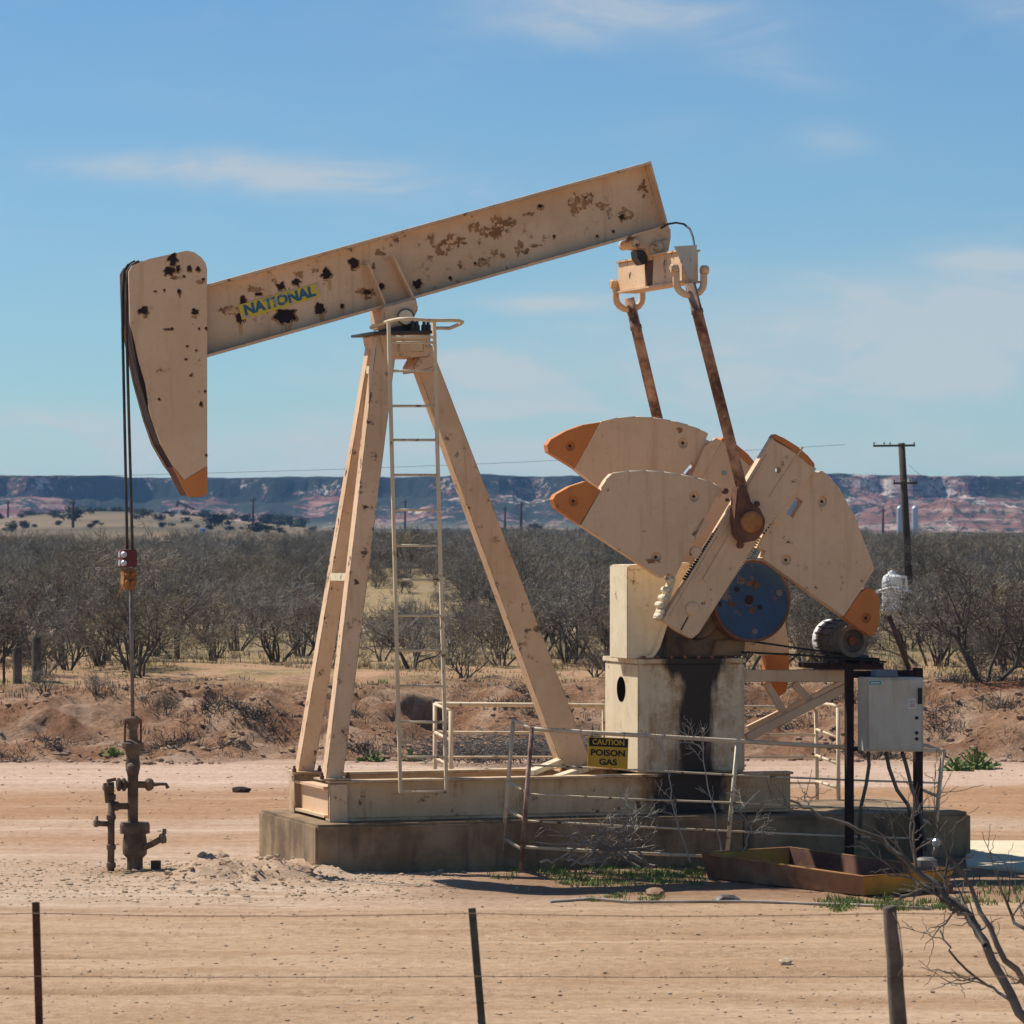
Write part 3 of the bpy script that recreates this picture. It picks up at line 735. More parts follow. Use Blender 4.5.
# cranks and counterweights
def dimple(mb_, x, y, v, m=1):
    mb_.lathe(W(x, y, v), VAX, [(0, .052), (.012, .046), (.034, .024), (.036, .002)], 20, 0)
    mb_.f.pop(len(mb_.f) - 2); mb_.m.pop(); mb_.s.pop()
    mb_.lathe(W(x, y, v + .022), VAX, [(0, .008), (.004, .014), (.014, .014)], 8, m)
def circ(x, y, r, v, n=20):
    c = W(x, y, v); return [c + UAX * (r * math.cos(6.28319 * k / n)) + ZAX * (r * math.sin(6.28319 * k / n)) for k in range(n)]
def weight(body, holes, tipp, v, th, dims, tipd, mat, extra=()):
    mb_ = MB(); mb_.prism(poly(body, v), VAX * th, 0, holes=[poly(h, v) for h in holes] + [circ(x, y, .052, v) for x, y in dims])
    for x, y in dims: dimple(mb_, x, y, v)
    for x, y, rx, ry, s in extra: spot(mb_, x, y, rx, ry, 2, v - .002, s, .6)
    wo = mb_.build('counterweight', [mat, M['black'], M['light_rust']], pump)
    mb_ = MB(); pp = poly(body, v)
    for i in range(len(pp)):
        p, q = pp[i], pp[(i + 1) % len(pp)]
        if (p.z + q.z) / 2 > sum(k.z for k in pp) / len(pp): mb_.tube([p + VAX * .012, q + VAX * .012], .012, 6)
    mb_.build('lit_edge_bead', M['cream_light'], wo)  # pale bead along upper edges only, imitating the sunlit rim
    mb_ = MB(); mb_.prism(poly(tipp, v + .004), VAX * (th - .008), 0, holes=[circ(x, y, .052, v + .004) for x, y in tipd])
    for x, y in tipd: dimple(mb_, x, y, v + .004)
    mb_.build('tip', [M['orange'], M['black']], wo)
    return wo
vn = -.88; tn = .13
weight([(602, 488.5), (607, 480), (613, 473.8), (629, 471.8), (646, 471.4), (664, 472.6), (681, 475.2), (698, 478.7), (713, 483.5), (724, 491), (720, 497), (716, 494), (713, 502), (674, 579), (668, 573), (662, 578), (581, 525)],
       [[(691, 534), (702.5, 517.5), (709, 522), (698, 539.5)]],
       [(553, 499.5), (556, 494.5), (570, 486.5), (586, 481.2), (600.5, 490), (580, 524.5), (556.5, 508.5)], vn, tn,
       [(694, 496.5), (656, 557)], [(573.5, 501)], M['cream'], [(652, 561, 8, 2, 1), (608, 490, 1.5, 1.5, 2), (644, 532, 2.4, 1.2, 3), (669, 578, 5, 2, 7)])
weight([(797, 470), (806, 459), (812, 472), (818, 473.5), (822, 471), (829, 477.5), (838, 488), (846.5, 502.5), (856, 520), (864, 541), (870, 556), (874.6, 569), (860, 592), (843.5, 616.5), (762, 558), (766, 551), (758, 548)],
       [[(786.5, 513.5), (796.5, 497), (803, 501), (793, 518)]],
       [(874, 590.5), (868, 588), (860, 593), (844, 617.2), (857, 627), (870.5, 636), (874, 635), (879.5, 624), (880, 598)], vn, tn,
       [(822, 501.5), (786, 560)], [(866, 618)], M['cream'], [(862, 581, 1.5, 1.5, 5), (790, 583, 1.2, 1, 6)])
vf = .58; tfk = .13
weight([(575.7, 469), (602, 421.8), (618, 418.4), (635.5, 417.2), (653, 418.3), (670.6, 421), (688, 425.4), (700, 430), (707.5, 434), (705, 440), (712, 443), (690, 480), (660, 530), (640, 520)],
       [[(683, 473), (692, 462), (696, 465.5), (688, 476)]],
       [(548.5, 452), (547.4, 445), (551, 439.5), (566, 431), (582.7, 425), (601.5, 422), (575.3, 468.5)], vf, tfk,
       [(683, 443)], [(570, 446)], M['cream'], [(680, 430, 3, 2.4, 8), (602, 436, 1.6, 1.6, 9)])
weight([(768, 575), (784, 612), (788, 640), (789, 652), (764, 656), (742, 650), (700, 622), (720, 575)], [],
       [(765, 651), (789, 640), (789, 678), (786, 692), (778, 697), (768, 690)], vf, tfk, [(752, 640)], [], M['cream'])
# arms
def crank(pts, tip, v, th, dx, holes=()):
    mb_ = MB(); mb_.prism(poly(pts, v), VAX * th, 0, holes=[poly(h, v) for h in holes])
    ln = [(765, 450), (776, 455)]
    co_ = mb_.build('crank_arm', M['cream'], pump)
    mb_ = MB(); mb_.prism(poly(tip, v - .003), VAX * (th + .006)); mb_.build('tip', M['orange'], co_, bevel=.004)
    return co_
hol = [(778 + 3 * math.cos(a * math.pi / 6), 470 + 3 * math.sin(a * math.pi / 6)) for a in range(12)]
ca = crank([(663.6, 620), (667, 613), (772.6, 438), (776, 441.5), (791, 449.5), (808, 464), (816.5, 468.5), (812, 474), (759, 537.7), (699, 633), (692, 638.5), (678, 631)],
      [(772.4, 437.5), (775.5, 434), (785, 438.5), (797, 446), (808, 455.5), (814.5, 463.5), (815, 467.5), (808, 464.8), (792, 449.6)], -.92, .11, 0, [hol])
dcr = (W(772.6, 438, -.92) - W(663.6, 620, -.92)).normalized(); pcr = dcr.cross(VAX).normalized()
if pcr.x < 0: pcr = -pcr
b = MB(); vc_ = -.934
def strip(p, q, w_, m=0, v=vc_, d=.015): 
    a_, c_ = W(*p, v), W(*q, v); h2 = pcr * w_ / 2
    b.prism([a_ - h2, a_ + h2, c_ + h2, c_ - h2], VAX * d, m)
strip((671, 616), (768, 455), .028); strip((705, 581), (735, 530), .06); strip((770, 497), (803, 447), .02, 0, -.928, .009)
strip((790, 450), (806, 460), .05, 0, -.925, .006)
b.lathe(W(693, 609, -.95), VAX, [(0, .05), (.006, .068), (.03, .072)], 24)
for x, y, r in ((741, 545, .04), (758, 504, .03), (726, 491, .035), (728, 500, .02)): b.lathe(W(x, y, -.955), VAX, [(0, r * .7), (.01, r), (.035, r)], 6, 1)
for x, y in ((697, 553), (776, 518)): b.lathe(W(x, y, -.91), VAX, [(0, .05), (.005, .062), (.05, .065)], 18, 0)
b.bar(W(681, 630, -.923), W(688, 617, -.923), .012, .006, VAX, 2)
b.build('crank_rib', [M['cream'], M['rust'], M['black']], ca)
b = MB()                               # toothed rack beside the arm
for kk, p, q, n_ in ((0, (685, 579), (733, 507.5), 30), (1, (702, 624), (760.5, 538.5), 38), (0, (764, 533), (781, 509), 9)):
    for k in range(n_):
        a_ = W(lerp(p[0], q[0], k / (n_ - 1)), lerp(p[1], q[1], k / (n_ - 1)), -.915)
        b.prism([a_ - dcr * .009 - pcr * .010, a_ + dcr * .009 - pcr * .010, a_ + dcr * .005 + pcr * .012, a_ - dcr * .005 + pcr * .012], VAX * .05, kk)
    b.cut()
b.build_each('rack', [M['dark_rust'], M['cream']], ca)
b = MB()
for x, y in ((671, 580), (668, 590), (665, 598), (663, 605), (664, 612), (661, 616)):
    b.lathe(W(x + rnd.uniform(-1, 1), y, -.9), VAX, [(0, .02), (.02, .035), (.14, .035)], 8)
b.prism(poly([(672, 576), (676, 579), (668, 606), (660, 622), (656, 618), (664, 598)], -.84), VAX * .1)
b.build('rack_clamp', M['cream_light'], ca, bevel=.003)
cb = crank([(642, 570), (721.5, 440), (726, 442), (742, 450), (754, 462), (700, 560), (672, 600), (648, 600)],
      [(721, 440), (724, 437), (736, 444), (748, 454), (755.5, 463), (749, 466), (738, 455)], .55, .3, 0)
b = MB()
b.prism(poly([(705, 446), (716, 438), (722, 441), (702, 477), (690, 480)], .53), VAX * .04)
b.lathe(W(724.5, 473, .54), VAX, [(0, .025), (.01, .025)], 12, 1); strip((700, 481), (722, 444), .02, 0, .535, .02)
b.build('crank_rib', [M['cream'], M['glass']], cb)

# pitmans, equaliser
def pitman(top, bot, v, wide=.055):
    po = bpy.data.objects.new('pitman_arm', None)
    b = MB(); a_, c_ = W(*top, v), W(*bot, v)
    b.tube([a_, a_.lerp(c_, .12), a_.lerp(c_, .121), a_.lerp(c_, .14), a_.lerp(c_, .141), c_], [wide, wide, wide * 1.12, wide * 1.12, wide, wide * 1.02], 14)
    o_ = b.build('pitman_arm', M['pitman'], pump)
    return o_, a_, c_
pn, a_, c_ = pitman((690, 283), (745, 500), -1.06)
b = MB()
b.prism(poly([(738, 487), (745, 485), (752, 503), (760, 508), (766, 520), (764, 531), (757, 540), (744, 543), (737, 535), (735, 518), (736, 505)], -1.13), VAX * .16)
b.lathe(W(750, 522, -1.02), VAX, [(0, .14), (.1, .14)], 20)
b.build('wrist_bearing', M['rust'], pn, bevel=.012)
b = MB(); b.lathe(W(753, 522, -1.19), VAX, [(0, .08), (.012, .105), (.07, .11)], 26); b.lathe(W(753, 522, -1.195), VAX, [(0, .02), (.01, .025)], 8)
b.build('wrist_pin', M['orange_rust'], pn)
pf, _, _ = pitman((629, 298), (682, 522), .9)
b = MB(); b.lathe(W(682, 522, .84), VAX, [(0, .16), (.12, .16)], 20); b.build('wrist_bearing', M['rust'], pf)
# equaliser beam (long axis across the pump)
eqc = W(690, 266, -1.02); ln = 1.88
b = MB()
for dz0, dz1, du in ((-.165, -.145, .11), (.145, .165, .11), (-.145, .145, .085)):
    q = [eqc + UAX * (-du) + ZAX * dz0, eqc + UAX * du + ZAX * dz0, eqc + UAX * du + ZAX * dz1, eqc + UAX * (-du) + ZAX * dz1]
    b.prism(q, VAX * ln)
b.prism([eqc - UAX * .088 + VAX * .85 + ZAX * -.14, eqc - UAX * .088 + VAX * 1.05 + ZAX * -.14, eqc - UAX * .088 + VAX * 1.08 + ZAX * .14, eqc - UAX * .088 + VAX * .82 + ZAX * .14], UAX * .002, 1)
eq = b.build('equalizer', [M['cream_chip'], M['rust']], pump, bevel=.004)
b = MB(); b.prism([eqc + VAX * -.012 + UAX * x + ZAX * z for x, z in ((-.17, .19), (.07, .21), (.04, -.10), (-.01, -.14))], VAX * .012)
b.build('end_gusset', M['grey_box'], eq)
for v, (x, y) in ((-1.06, (690, 283)), (.9, (629, 298))):
    b = MB(); c_ = W(x, y, v)
    arc = [c_ + UAX * (.145 * math.cos(t_)) + ZAX * (.0 + .12 * math.sin(t_)) for t_ in [math.pi * (1 + k / 8) for k in range(9)]]
    arc = [arc[0] + ZAX * .14 - UAX * .03, arc[0] + ZAX * .13, arc[0] + ZAX * .05] + arc + [arc[-1] + ZAX * .09, arc[-1] + ZAX * .13]
    b.tube(arc, .035, 10)
    for e_ in (arc[0], arc[-1]): b.lathe(e_ - UAX * .03, UAX, [(0, .04), (.015, .05), (.06, .05), (.075, .04)], 10)
    b.build('pitman_hook', M['cream_chip'], pn if v < 0 else pf)
b = MB()
b.prism(poly([(634, 238), (640, 234), (668, 226), (671, 229), (671, 238), (668, 254), (652, 261), (646, 250), (635, 248)], -.15), VAX * .28)
b.prism(poly([(651, 245), (668, 238), (668, 254), (652, 260)], -.2), VAX * .05)
b.lathe(W(636, 243, -.2), VAX, [(0, .05), (.4, .05)], 14); b.lathe(W(660, 246, -.225), VAX, [(0, .045), (.02, .06), (.42, .06)], 14)
b.prism(poly([(637, 250), (646, 250), (648, 262), (643, 265), (638, 258)], -.1), VAX * .2, 1)
b.build('tail_bearing', [M['cream_chip'], M['grease']], pump, bevel=.008)
b = MB(); b.tube([W(x, y, -.2 - .7 * k / 7) for k, (x, y) in enumerate(((661, 228), (668, 224), (676, 222.6), (684, 224), (690, 229), (693, 237), (694.5, 246), (694.5, 254)))], .011, 6)
b.build('lubrication_hose', M['cable'], pump)

# motor and its cantilever frame
fm = MB()
for v in (-.45, .42):
    fm.prism(poly([(744.5, 670), (852, 670), (852, 682), (744.5, 682)], v), VAX * .07)
    if v < 0: fm.bar(W(746, 738, v + .035), W(848, 686, v + .035), .06, .085)
    else: fm.bar(W(748, 730, v), W(846, 682, v), .06, .09)
    fm.cut()
for a_, c_ in (((766, 683), (786, 716)), ((793, 683), (812, 703))): fm.bar(W(*a_, -.35), W(*c_, -.35), .05, .075); fm.cut()
fm.build_each('motor_frame', C, pump, bevel=.004)
b = MB(); b.prism(poly([(826, 664.5), (884, 663), (884, 669.6), (826, 669.6)], -.62), VAX * .75)
b.prism(poly([(850, 658), (880, 658), (880, 663), (850, 663)], -.5), VAX * .5)
for x in (832, 844, 862, 874): b.lathe(W(x, 663, -.64), VAX, [(0, .03), (.06, .03)], 6)
b.build('motor_rail', M['dark_rust'], pump, bevel=.004)
mc = W(851, 641, -.42)
b = MB(); b.lathe(mc, VAX, [(0, .13), (.03, .19), (.06, .2), (.5, .2)], 28)
for k in range(18):
    a_ = 2 * math.pi * k / 18; dr = UAX * math.cos(a_) + ZAX * math.sin(a_)
    b.bar(mc + dr * .205 + VAX * .1, mc + dr * .205 + VAX * .47, .014, .03, dr)
b.prism(poly([(840, 655), (868, 655), (870, 663), (838, 663)], -.36), VAX * .42)
mot = b.build('motor', M['motor'], pump)
b = MB(); b.lathe(mc + VAX * .40, VAX, [(0, .215), (.12, .215), (.17, .17), (.18, .05)], 28); b.build('fan_cover', M['white'], mot)
b = MB(); b.lathe(W(853.5, 641, -.66), VAX, [(.06, .03), (.06, .105), (0, .12), (0, .165), (.03, .17), (.05, .15), (.09, .15), (.11, .17), (.14, .165)], 30); b.lathe(W(853.5, 641, -.64), VAX, [(0, .035), (.01, .05), (.05, .055)], 12, 1)
b.build('motor_pulley', [M['motor_light'], M['rust']], mot)
b = MB()
for dv in (-.58, -.52):
    pt = W(752.3, 601, dv); pm = W(853.5, 641, dv)
    b.tube([pt - ZAX * (rS - .01) - UAX * .02, pm - ZAX * .15], .011, 6); b.cut()
    b.tube([pt + ZAX * (rS - .02) + UAX * .1, pm + ZAX * .15 + UAX * .04], .011, 6); b.cut()
b.tube([W(741, 652, -.6), W(800, 655, -.6), W(886, 662, -.6)], .012, 6); b.cut()
b.build_each('drive_belt', M['rubber'], pump)

# ------------------------------------------------------------------ bridle, rod, wellhead
br = thing('bridle', W(130, 568, 0), 'steel wire rope bridle hanging from the horse head down to a red carrier bar', 'bridle')
for v, off, xb in ((.09, -6.5, 127.4), (-.09, -2.6, 132.6)):
    top = [(141, 262), (134, 266), (130.5, 272), (129.3, 290), (129, 310)]
    b = MB(); b.tube([W(x + off + (.5 if i == 0 else 0), y - .8, v) for i, (x, y) in enumerate(top)] + [W(lerp(129 + off, xb, k / 6), lerp(330, 552, k / 6), v) for k in range(7)], .0145, 8)
    b.build('cable', M['cable'], br)
b = MB(); b.prism(poly([(122.5, 550), (137, 549), (137.5, 566.5), (122.5, 567.5)], -.13), VAX * .26); crb = b.build('carrier_bar', M['red'], br, bevel=.012)
b = MB()
for y in (554.5, 563): b.lathe(W(124.5, y, -.17), VAX, [(0, .022), (.02, .03), (.04, .03)], 10); b.cut(); b.lathe(W(122, y, 0), -UAX, [(0, .03), (.03, .03)], 8); b.cut()
b.build_each('bolt', M['galv'], crb)
rod = thing('polished_rod', W(132.5, 716, 0), 'thin grey polished rod with an orange rusty clamp above the wellhead', 'rod')
b = MB(); b.tube([W(130.5, 568.5, 0), W(133, 722, 0)], .0185, 10); b.build('rod', M['steel'], rod)
b = MB(); b.prism(poly([(124, 569.5), (135.5, 569), (137, 574), (136.5, 584), (134, 590), (126, 590), (123.5, 584), (124, 577)], -.075), VAX * .15)
for y in (574, 582): b.lathe(W(128, y, -.12), VAX, [(0, .02), (.05, .028)], 6); b.lathe(W(133.5, y, -.12), VAX, [(0, .02), (.05, .028)], 6)
b.tube([W(124, 583, -.03), W(117, 597, -.06)], .009, 6)
b.build('rod_clamp', M['orange_rust'], rod, bevel=.01)

wh = thing('wellhead', W(135, 868, 0), 'grimy brown wellhead with valves and side pipes under the horse head', 'wellhead')
s_ = 38.8 / F
def zl(py): return W(133, py, 0).z
def vert(px, prof, seg=18, v=0):      # lathe about a vertical axis through pixel column px: (py, radius px)
    b = MB(); c_ = W(px, prof[0][0], v)
    b.lathe(c_, -ZAX, [((p - prof[0][0]) * s_, r * s_) for p, r in prof], seg); return b
vert(133, [(716, 4), (718, 7), (722, 7), (722, 5.5), (727, 5.5), (729, 4.5), (739, 5), (741, 7.5), (743, 11), (748, 11), (749, 8), (757, 6.5), (762, 6.5)]).build('stuffing_box', M['well'], wh)
b = MB()
for dx in (-8, 8): b.tube([W(133 + dx, 719, -.02), W(133 + dx, 744, -.02)], .011, 6); b.cut()
b.bar(W(124, 722, -.02), W(142, 722, -.02), .03, .03); b.cut(); b.build_each('gland_bolt', M['rust'], wh)
b = vert(133, [(758, 6.5), (764, 7.5), (768, 7.2), (776, 5.4), (820, 5.2), (823, 6)]); b.lathe(W(134, 769, -.14), VAX, [(0, .035), (.02, .055), (.1, .06)], 14); b.build('tubing_pipe', M['well'], wh)
b = vert(135, [(822, 14), (825, 15), (833, 15), (834, 11), (840, 12), (848, 12.5), (854, 12), (857, 9), (858, 8), (872, 8)]); b.build('casing_head', M['well'], wh)
b = MB()
yv = 784.5
b.tube([W(118, yv, 0), W(152, yv, 0)], .035, 10)
for x in (119, 124): b.lathe(W(x - 2, yv, 0), UAX, [(0, .05), (.01, .065), (.03, .065), (.04, .05)], 12)
b.lathe(W(146, yv, 0), UAX, [(0, .05), (.02, .065), (.05, .06), (.07, .045)], 12)
b.tube([W(152, yv, -.02), W(160, yv - .5, -.05), W(166, 784, -.06), W(168, 788, -.06)], [.022, .016, .016, .02], 8)
b.build('valve', M['well'], wh)
b = MB(); b.tube([W(143, 848, -.08), W(152, 844, -.2), W(161, 839, -.3)], .03, 10); b.lathe(W(160, 839, -.3), UAX - ZAX * -.2, [(0, .035), (.01, .05), (.05, .05), (.06, .03)], 10)
b.lathe(W(164.5, 834, -.3), ZAX, [(0, .02), (.05, .02)], 8); b.build('side_pipe', M['well'], wh)
b = MB(); b.tube([W(111, 872, 0), W(111.5, 800, 0)], .034, 12)
for y in (868, 850, 820, 800): b.lathe(W(111.3, y, 0), ZAX, [(0, .036), (.008, .046), (.05, .046), (.058, .036)], 12)
b.tube([W(112, 806, 0), W(128, 806, 0)], .034, 10); b.lathe(W(114, 806, 0), UAX, [(0, .036), (.008, .046), (.04, .046), (.05, .036)], 12)
b.tube([W(96, 823, 0), W(111, 824, 0)], .028, 10); b.lathe(W(94, 823, 0), UAX, [(0, .03), (.01, .04), (.04, .04)], 10); b.tube([W(97, 823, 0), W(97, 816, 0)], .014, 8)
b.build('flow_line', M['well'], wh)
b = MB(); b.tube([W(111, 800, 0), W(111, 782, 0)], .032, 10); b.lathe(W(110, 788, -.06), VAX, [(0, .03), (.02, .05), (.12, .05)], 12); b.bar(W(105, 783, -.07), W(107, 803, -.07), .03, .02, VAX); b.bar(W(107, 781, -.05), W(116, 779, -.05), .03, .035, VAX)
b.build('valve_handle', M['well'], wh)
st = thing('pipe_stub', W(156, 872, -.15), 'short rusty pipe stub standing beside the wellhead', 'pipe')
b = MB(); b.lathe(W(156, 875, -.15), ZAX, [(0, .05), (.14, .05), (.14, .038), (.10, .038)], 14); b.build('stub', M['well'], st)

# ------------------------------------------------------------------ safety railings
VR = -1.45
fr_ = thing('safety_railing', W(640, 860, VR), 'worn cream pipe railing in front of the slab that carries the caution sign', 'railing', 'pipe railings round the crank')
def pipe(nm, pts, r, par, mat=None):
    b = MB(); b.tube(pts, r, 8); return b.build(nm, mat or M['rail'], par)
pipe('post', [W(532, 727, VR), W(520.5, 872, VR)], .023, fr_, M['pitman']); pipe('post', [W(737.5, 742, VR), W(726, 864, VR)], .023, fr_)
pipe('post', [W(943, 749, VR), W(932, 862, VR)], .023, fr_)
VB = VR + .42
rails = [((531.5, 729), (736.5, 741), (857, 748), (942, 751), (513, 720)), ((529, 765), (733.5, 775), (850, 780), (940, 783), (508.5, 781)), ((526.5, 794), (731, 802.5), (845, 808), (938, 811), (506, 781)), ((525, 820.7), (729, 831), (840, 836), (936, 839), (505, 809)), ((523, 847), (727, 857), None, None, (503, 838))]
for k, (a_, b_, c_, d_, e_) in enumerate(rails):
    r = .021 if k == 0 else (.016 if k == 4 else .010)
    pts = [W(*a_, VR), W(lerp(a_[0], b_[0], .5), lerp(a_[1], b_[1], .5) + rnd.uniform(-.6, .8), VR), W(*b_, VR)]
    if c_ and k in (0, 1, 2, 3): pts += [W(*c_, VR), W(*d_, VR)]
    pipe('rail', pts, r, fr_)
pipe('post', [W(513.5, 719, VB), W(502.5, 850, VB)], .021, fr_)
for a_, e_ in (((531.5, 729), (513, 720)), ((527.5, 793), (508, 781)), ((525.5, 819.5), (506.5, 809)), ((523, 850), (503.5, 838))): pipe('return_rail', [W(*a_, VR), W(*e_, VB)], .017, fr_)
for a_, e_ in (((942, 751), (922, 744)), ((939, 797), (918, 788)), ((936, 826), (914, 816))): pipe('return_rail', [W(*a_, VR), W(*e_, VR + .5)], .017, fr_)
pipe('post', [W(922.5, 743, VR + .5), W(912, 845, VR + .5)], .021, fr_)
VK = 1.45
rr = thing('safety_railing', W(640, 800, VK), 'yellowish cream pipe railing behind the pump, seen between the legs and under the motor', 'railing', 'pipe railings round the crank')
for x0, y0 in ((435, 703), (604, 705), (816, 709)): pipe('post', [W(x0, y0, VK), W(x0 + (1.5 if x0 > 700 else 0), 835, VK)], .022, rr)
for y0, y1, r in ((704, 708, .024), (732, 735, .014), (757, 757, .012), (781, 783, .012)): pipe('rail', [W(435, y0, VK), W(626, (y0 + y1) / 2, VK), W(816, y1, VK)], r, rr)
VJ = VK - .5
pipe('post', [W(451, 711, VJ), W(451, 815, VJ)], .024, rr); pipe('post', [W(838, 707.5, VJ), W(838.5, 825, VJ)], .022, rr)
for ya, yb in ((704, 711), (732, 741), (757, 767)): pipe('return_rail', [W(435, ya, VK), W(451, yb, VJ)], .017, rr)
pipe('return_rail', [W(816, 709, VK), W(823, 704, VK - .2), W(833, 705, VJ + .1), W(838, 708, VJ)], .02, rr)
for ya, yb in ((729, 738), (755, 764), (781, 788)): pipe('return_rail', [W(816, ya, VK), W(838, yb, VJ)], .015, rr)

# caution sign
cs_ = thing('caution_sign', W(609, 752, VR - .05), 'yellow and black warning sign reading CAUTION POISON GAS, wired to the front railing', 'sign')
vS = VR - .05
q = [(588.5, 736.5), (628.5, 738.5), (627.5, 769), (587.5, 766.5)]
b = MB(); b.prism(poly(q, vS), VAX * .006); pa = b.build('panel', M['yellow'], cs_)
b = MB(); b.prism(poly([(589.5, 737.5), (627.8, 739.3), (627.5, 747.6), (589.2, 746)], vS - .003), VAX * .002); b.build('header_band', M['black'], pa)
for body, cx, cy, wpx, hpx, mat in (('CAUTION', 608.5, 742.5, 32, 5.6, 'yellow'), ('POISON', 608, 753.2, 34, 6.6, 'black'), ('GAS', 608, 762.3, 18, 6.4, 'black')):
    vs, fs = text_polys(body, 1.0, .03); wdt = max(p.x for p in vs) - min(p.x for p in vs); hg = max(p.y for p in vs) - min(p.y for p in vs)
    c0 = W(cx, cy, vS - .005); e1 = W(cx + wpx / 2, cy + wpx * .022, vS) - W(cx - wpx / 2, cy - wpx * .022, vS); e2 = ZAX * (hpx * .0097)
    b = MB(); b.add([c0 + e1 * (p.x / wdt) + e2 * (p.y / hg) for p in vs], fs); b.build('lettering', M[mat], pa, recalc=False)
b = MB()
for x in (592, 624): b.tube([W(x, 740, vS - .003), W(x, 734, vS - .01), W(x + 1, 731 + (x - 592) * .05, VR - .01)], .004, 5); b.cut()
b.build_each('hanging_wire', M['cable'], cs_)

# ------------------------------------------------------------------ control cabinet
VC = -1.75
cp = thing('control_panel', W(886, 860, VC), 'grey electrical control box with teal sticker on a rusty steel stand', 'control box')
for x0, x1 in ((847, 854), (915.5, 923)):
    b = MB(); b.prism(poly([(x0, 664 if x0 < 900 else 668), (x1, 664 if x0 < 900 else 668), (x1, 878), (x0, 878)], VC + .02), VAX * .07); b.build('post', M['dark_rust'], cp, bevel=.004)
b = MB(); b.prism(poly([(854, 671), (923, 670), (923, 678), (854, 678)], VC + .03), VAX * .05); b.cut(); b.prism(poly([(854, 747), (862, 747), (862, 751), (854, 751)], VC + .03), VAX * .05); b.cut(); b.build_each('crossbar', M['dark_rust'], cp)
b = MB(); b.prism(poly([(866.5, 677.5), (923.5, 677.5), (923.5, 751.5), (866.5, 751.5)], VC - .22), VAX * .225); bx_ = b.build('cabinet', M['grey_box'], cp, bevel=.006)
b = MB(); b.prism(poly([(868.5, 679.5), (921, 679.5), (921, 749.5), (868.5, 749.5)], VC - .238), VAX * .014); b.build('door', M['grey_box'], bx_, bevel=.005)
b = MB(); b.prism(poly([(869.5, 681), (881, 681), (881, 684.5), (869.5, 684.5)], VC - .241), VAX * .002); b.prism(poly([(871, 682.3), (879.5, 682.3), (879.5, 683.3), (871, 683.3)], VC - .243), VAX * .001, 1); b.build('sticker', [M['teal'], M['white']], bx_)
b = MB(); b.prism(poly([(908, 699), (916, 698.5), (916, 708), (908, 708.5)], VC - .241), VAX * .002)
for y in (700.5, 702.5, 704.5, 706.3): b.prism(poly([(909, y), (915, y), (915, y + .7), (909, y + .7)], VC - .243), VAX * .001, 1)
b.build('paper_label', [M['white'], M['steel']], bx_)
b = MB(); b.bar(W(920, 688, VC - .26), W(920, 704, VC - .26), .03, .03, VAX); b.cut()
for y in (718, 733, 739): b.lathe(W(917.5, y, VC - .262), VAX, [(0, .012), (.02, .018)], 8); b.cut()
b.build_each('latch', M['black'], bx_)
b = MB(); b.prism(poly([(876, 670.5), (897, 670), (899, 677), (875, 677)], VC - .2), VAX * .12); b.build('top_bracket', M['bracket'], bx_, bevel=.004)
for pts in (((868, 751), (869, 765), (866, 785), (861, 806), (859, 840)), ((886, 752), (889, 768), (897, 790), (908, 805), (914, 830)), ((902, 752), (906, 765), (911, 785), (920, 812), (926, 850))):
    b = MB(); b.tube([W(x, y, VC - .1 + .02 * i) for i, (x, y) in enumerate(pts)], .019, 8); b.build('conduit', M['motor'], cp)
lp = thing('brace_pole', W(909, 669, VC + .1), 'thin rusty pipe leaning above the control box', 'pipe')
b = MB(); b.tube([W(909, 669, VC + .08), W(889, 616, VC + .4)], .024, 8); b.lathe(W(889, 616, VC + .4), Vector((-.3, .2, .9)), [(0, .025), (.06, .02)], 8, 1); b.build('pole', [M['rust'], M['plate']], lp)

# gauge / pipe cap at the right
d0 = 36.6
gm = thing('gas_meter', P(926, 895, d0), 'grey capped riser pipe with a brown valve beside the rusty pan', 'meter')
b = MB(); b.lathe(P(926, 900, d0), ZAX, [(0, .075), (.12, .075), (.12, .09), (.30, .09), (.31, .10), (.37, .10), (.39, .07)], 20); b.build('riser', M['steel'], gm)
b = MB(); b.tube([P(926, 893, d0) + Vector((-.03, -.11, 0)), P(935, 888, d0) + Vector((.0, -.2, 0)), P(950, 886, d0) + Vector((0, -.2, 0))], .05, 10); b.lathe(P(922, 899, d0) - Vector((0, .14, 0)), ZAX, [(0, .06), (.1, .06), (.13, .03)], 12); b.build('valve', M['rust'], gm)
b = MB(); b.tube([P(934, 856, d0), P(936, 846, d0)], .022, 8); b.lathe(P(936, 848, d0), ZAX, [(0, .015), (.03, .035), (.07, .035), (.09, .015)], 12, 1); b.build('glass_gauge', [M['steel'], M['glass']], gm)
# pale slab in the ground
ps = thing('ground_slab', P(1015, 858, 40.5), 'pale concrete ground slab lying beyond the right end of the pump base', 'slab')
b = MB(); gz = .035
b.prism([Vector((x, y, -.05)) for x, y in ((4.43, -1.0), (4.9, -1.45), (6.8, -1.35), (6.8, 2.1), (4.75, 2.1))], ZAX * (gz + .05)); b.build('slab', M['concrete_pale'], ps, bevel=.01)

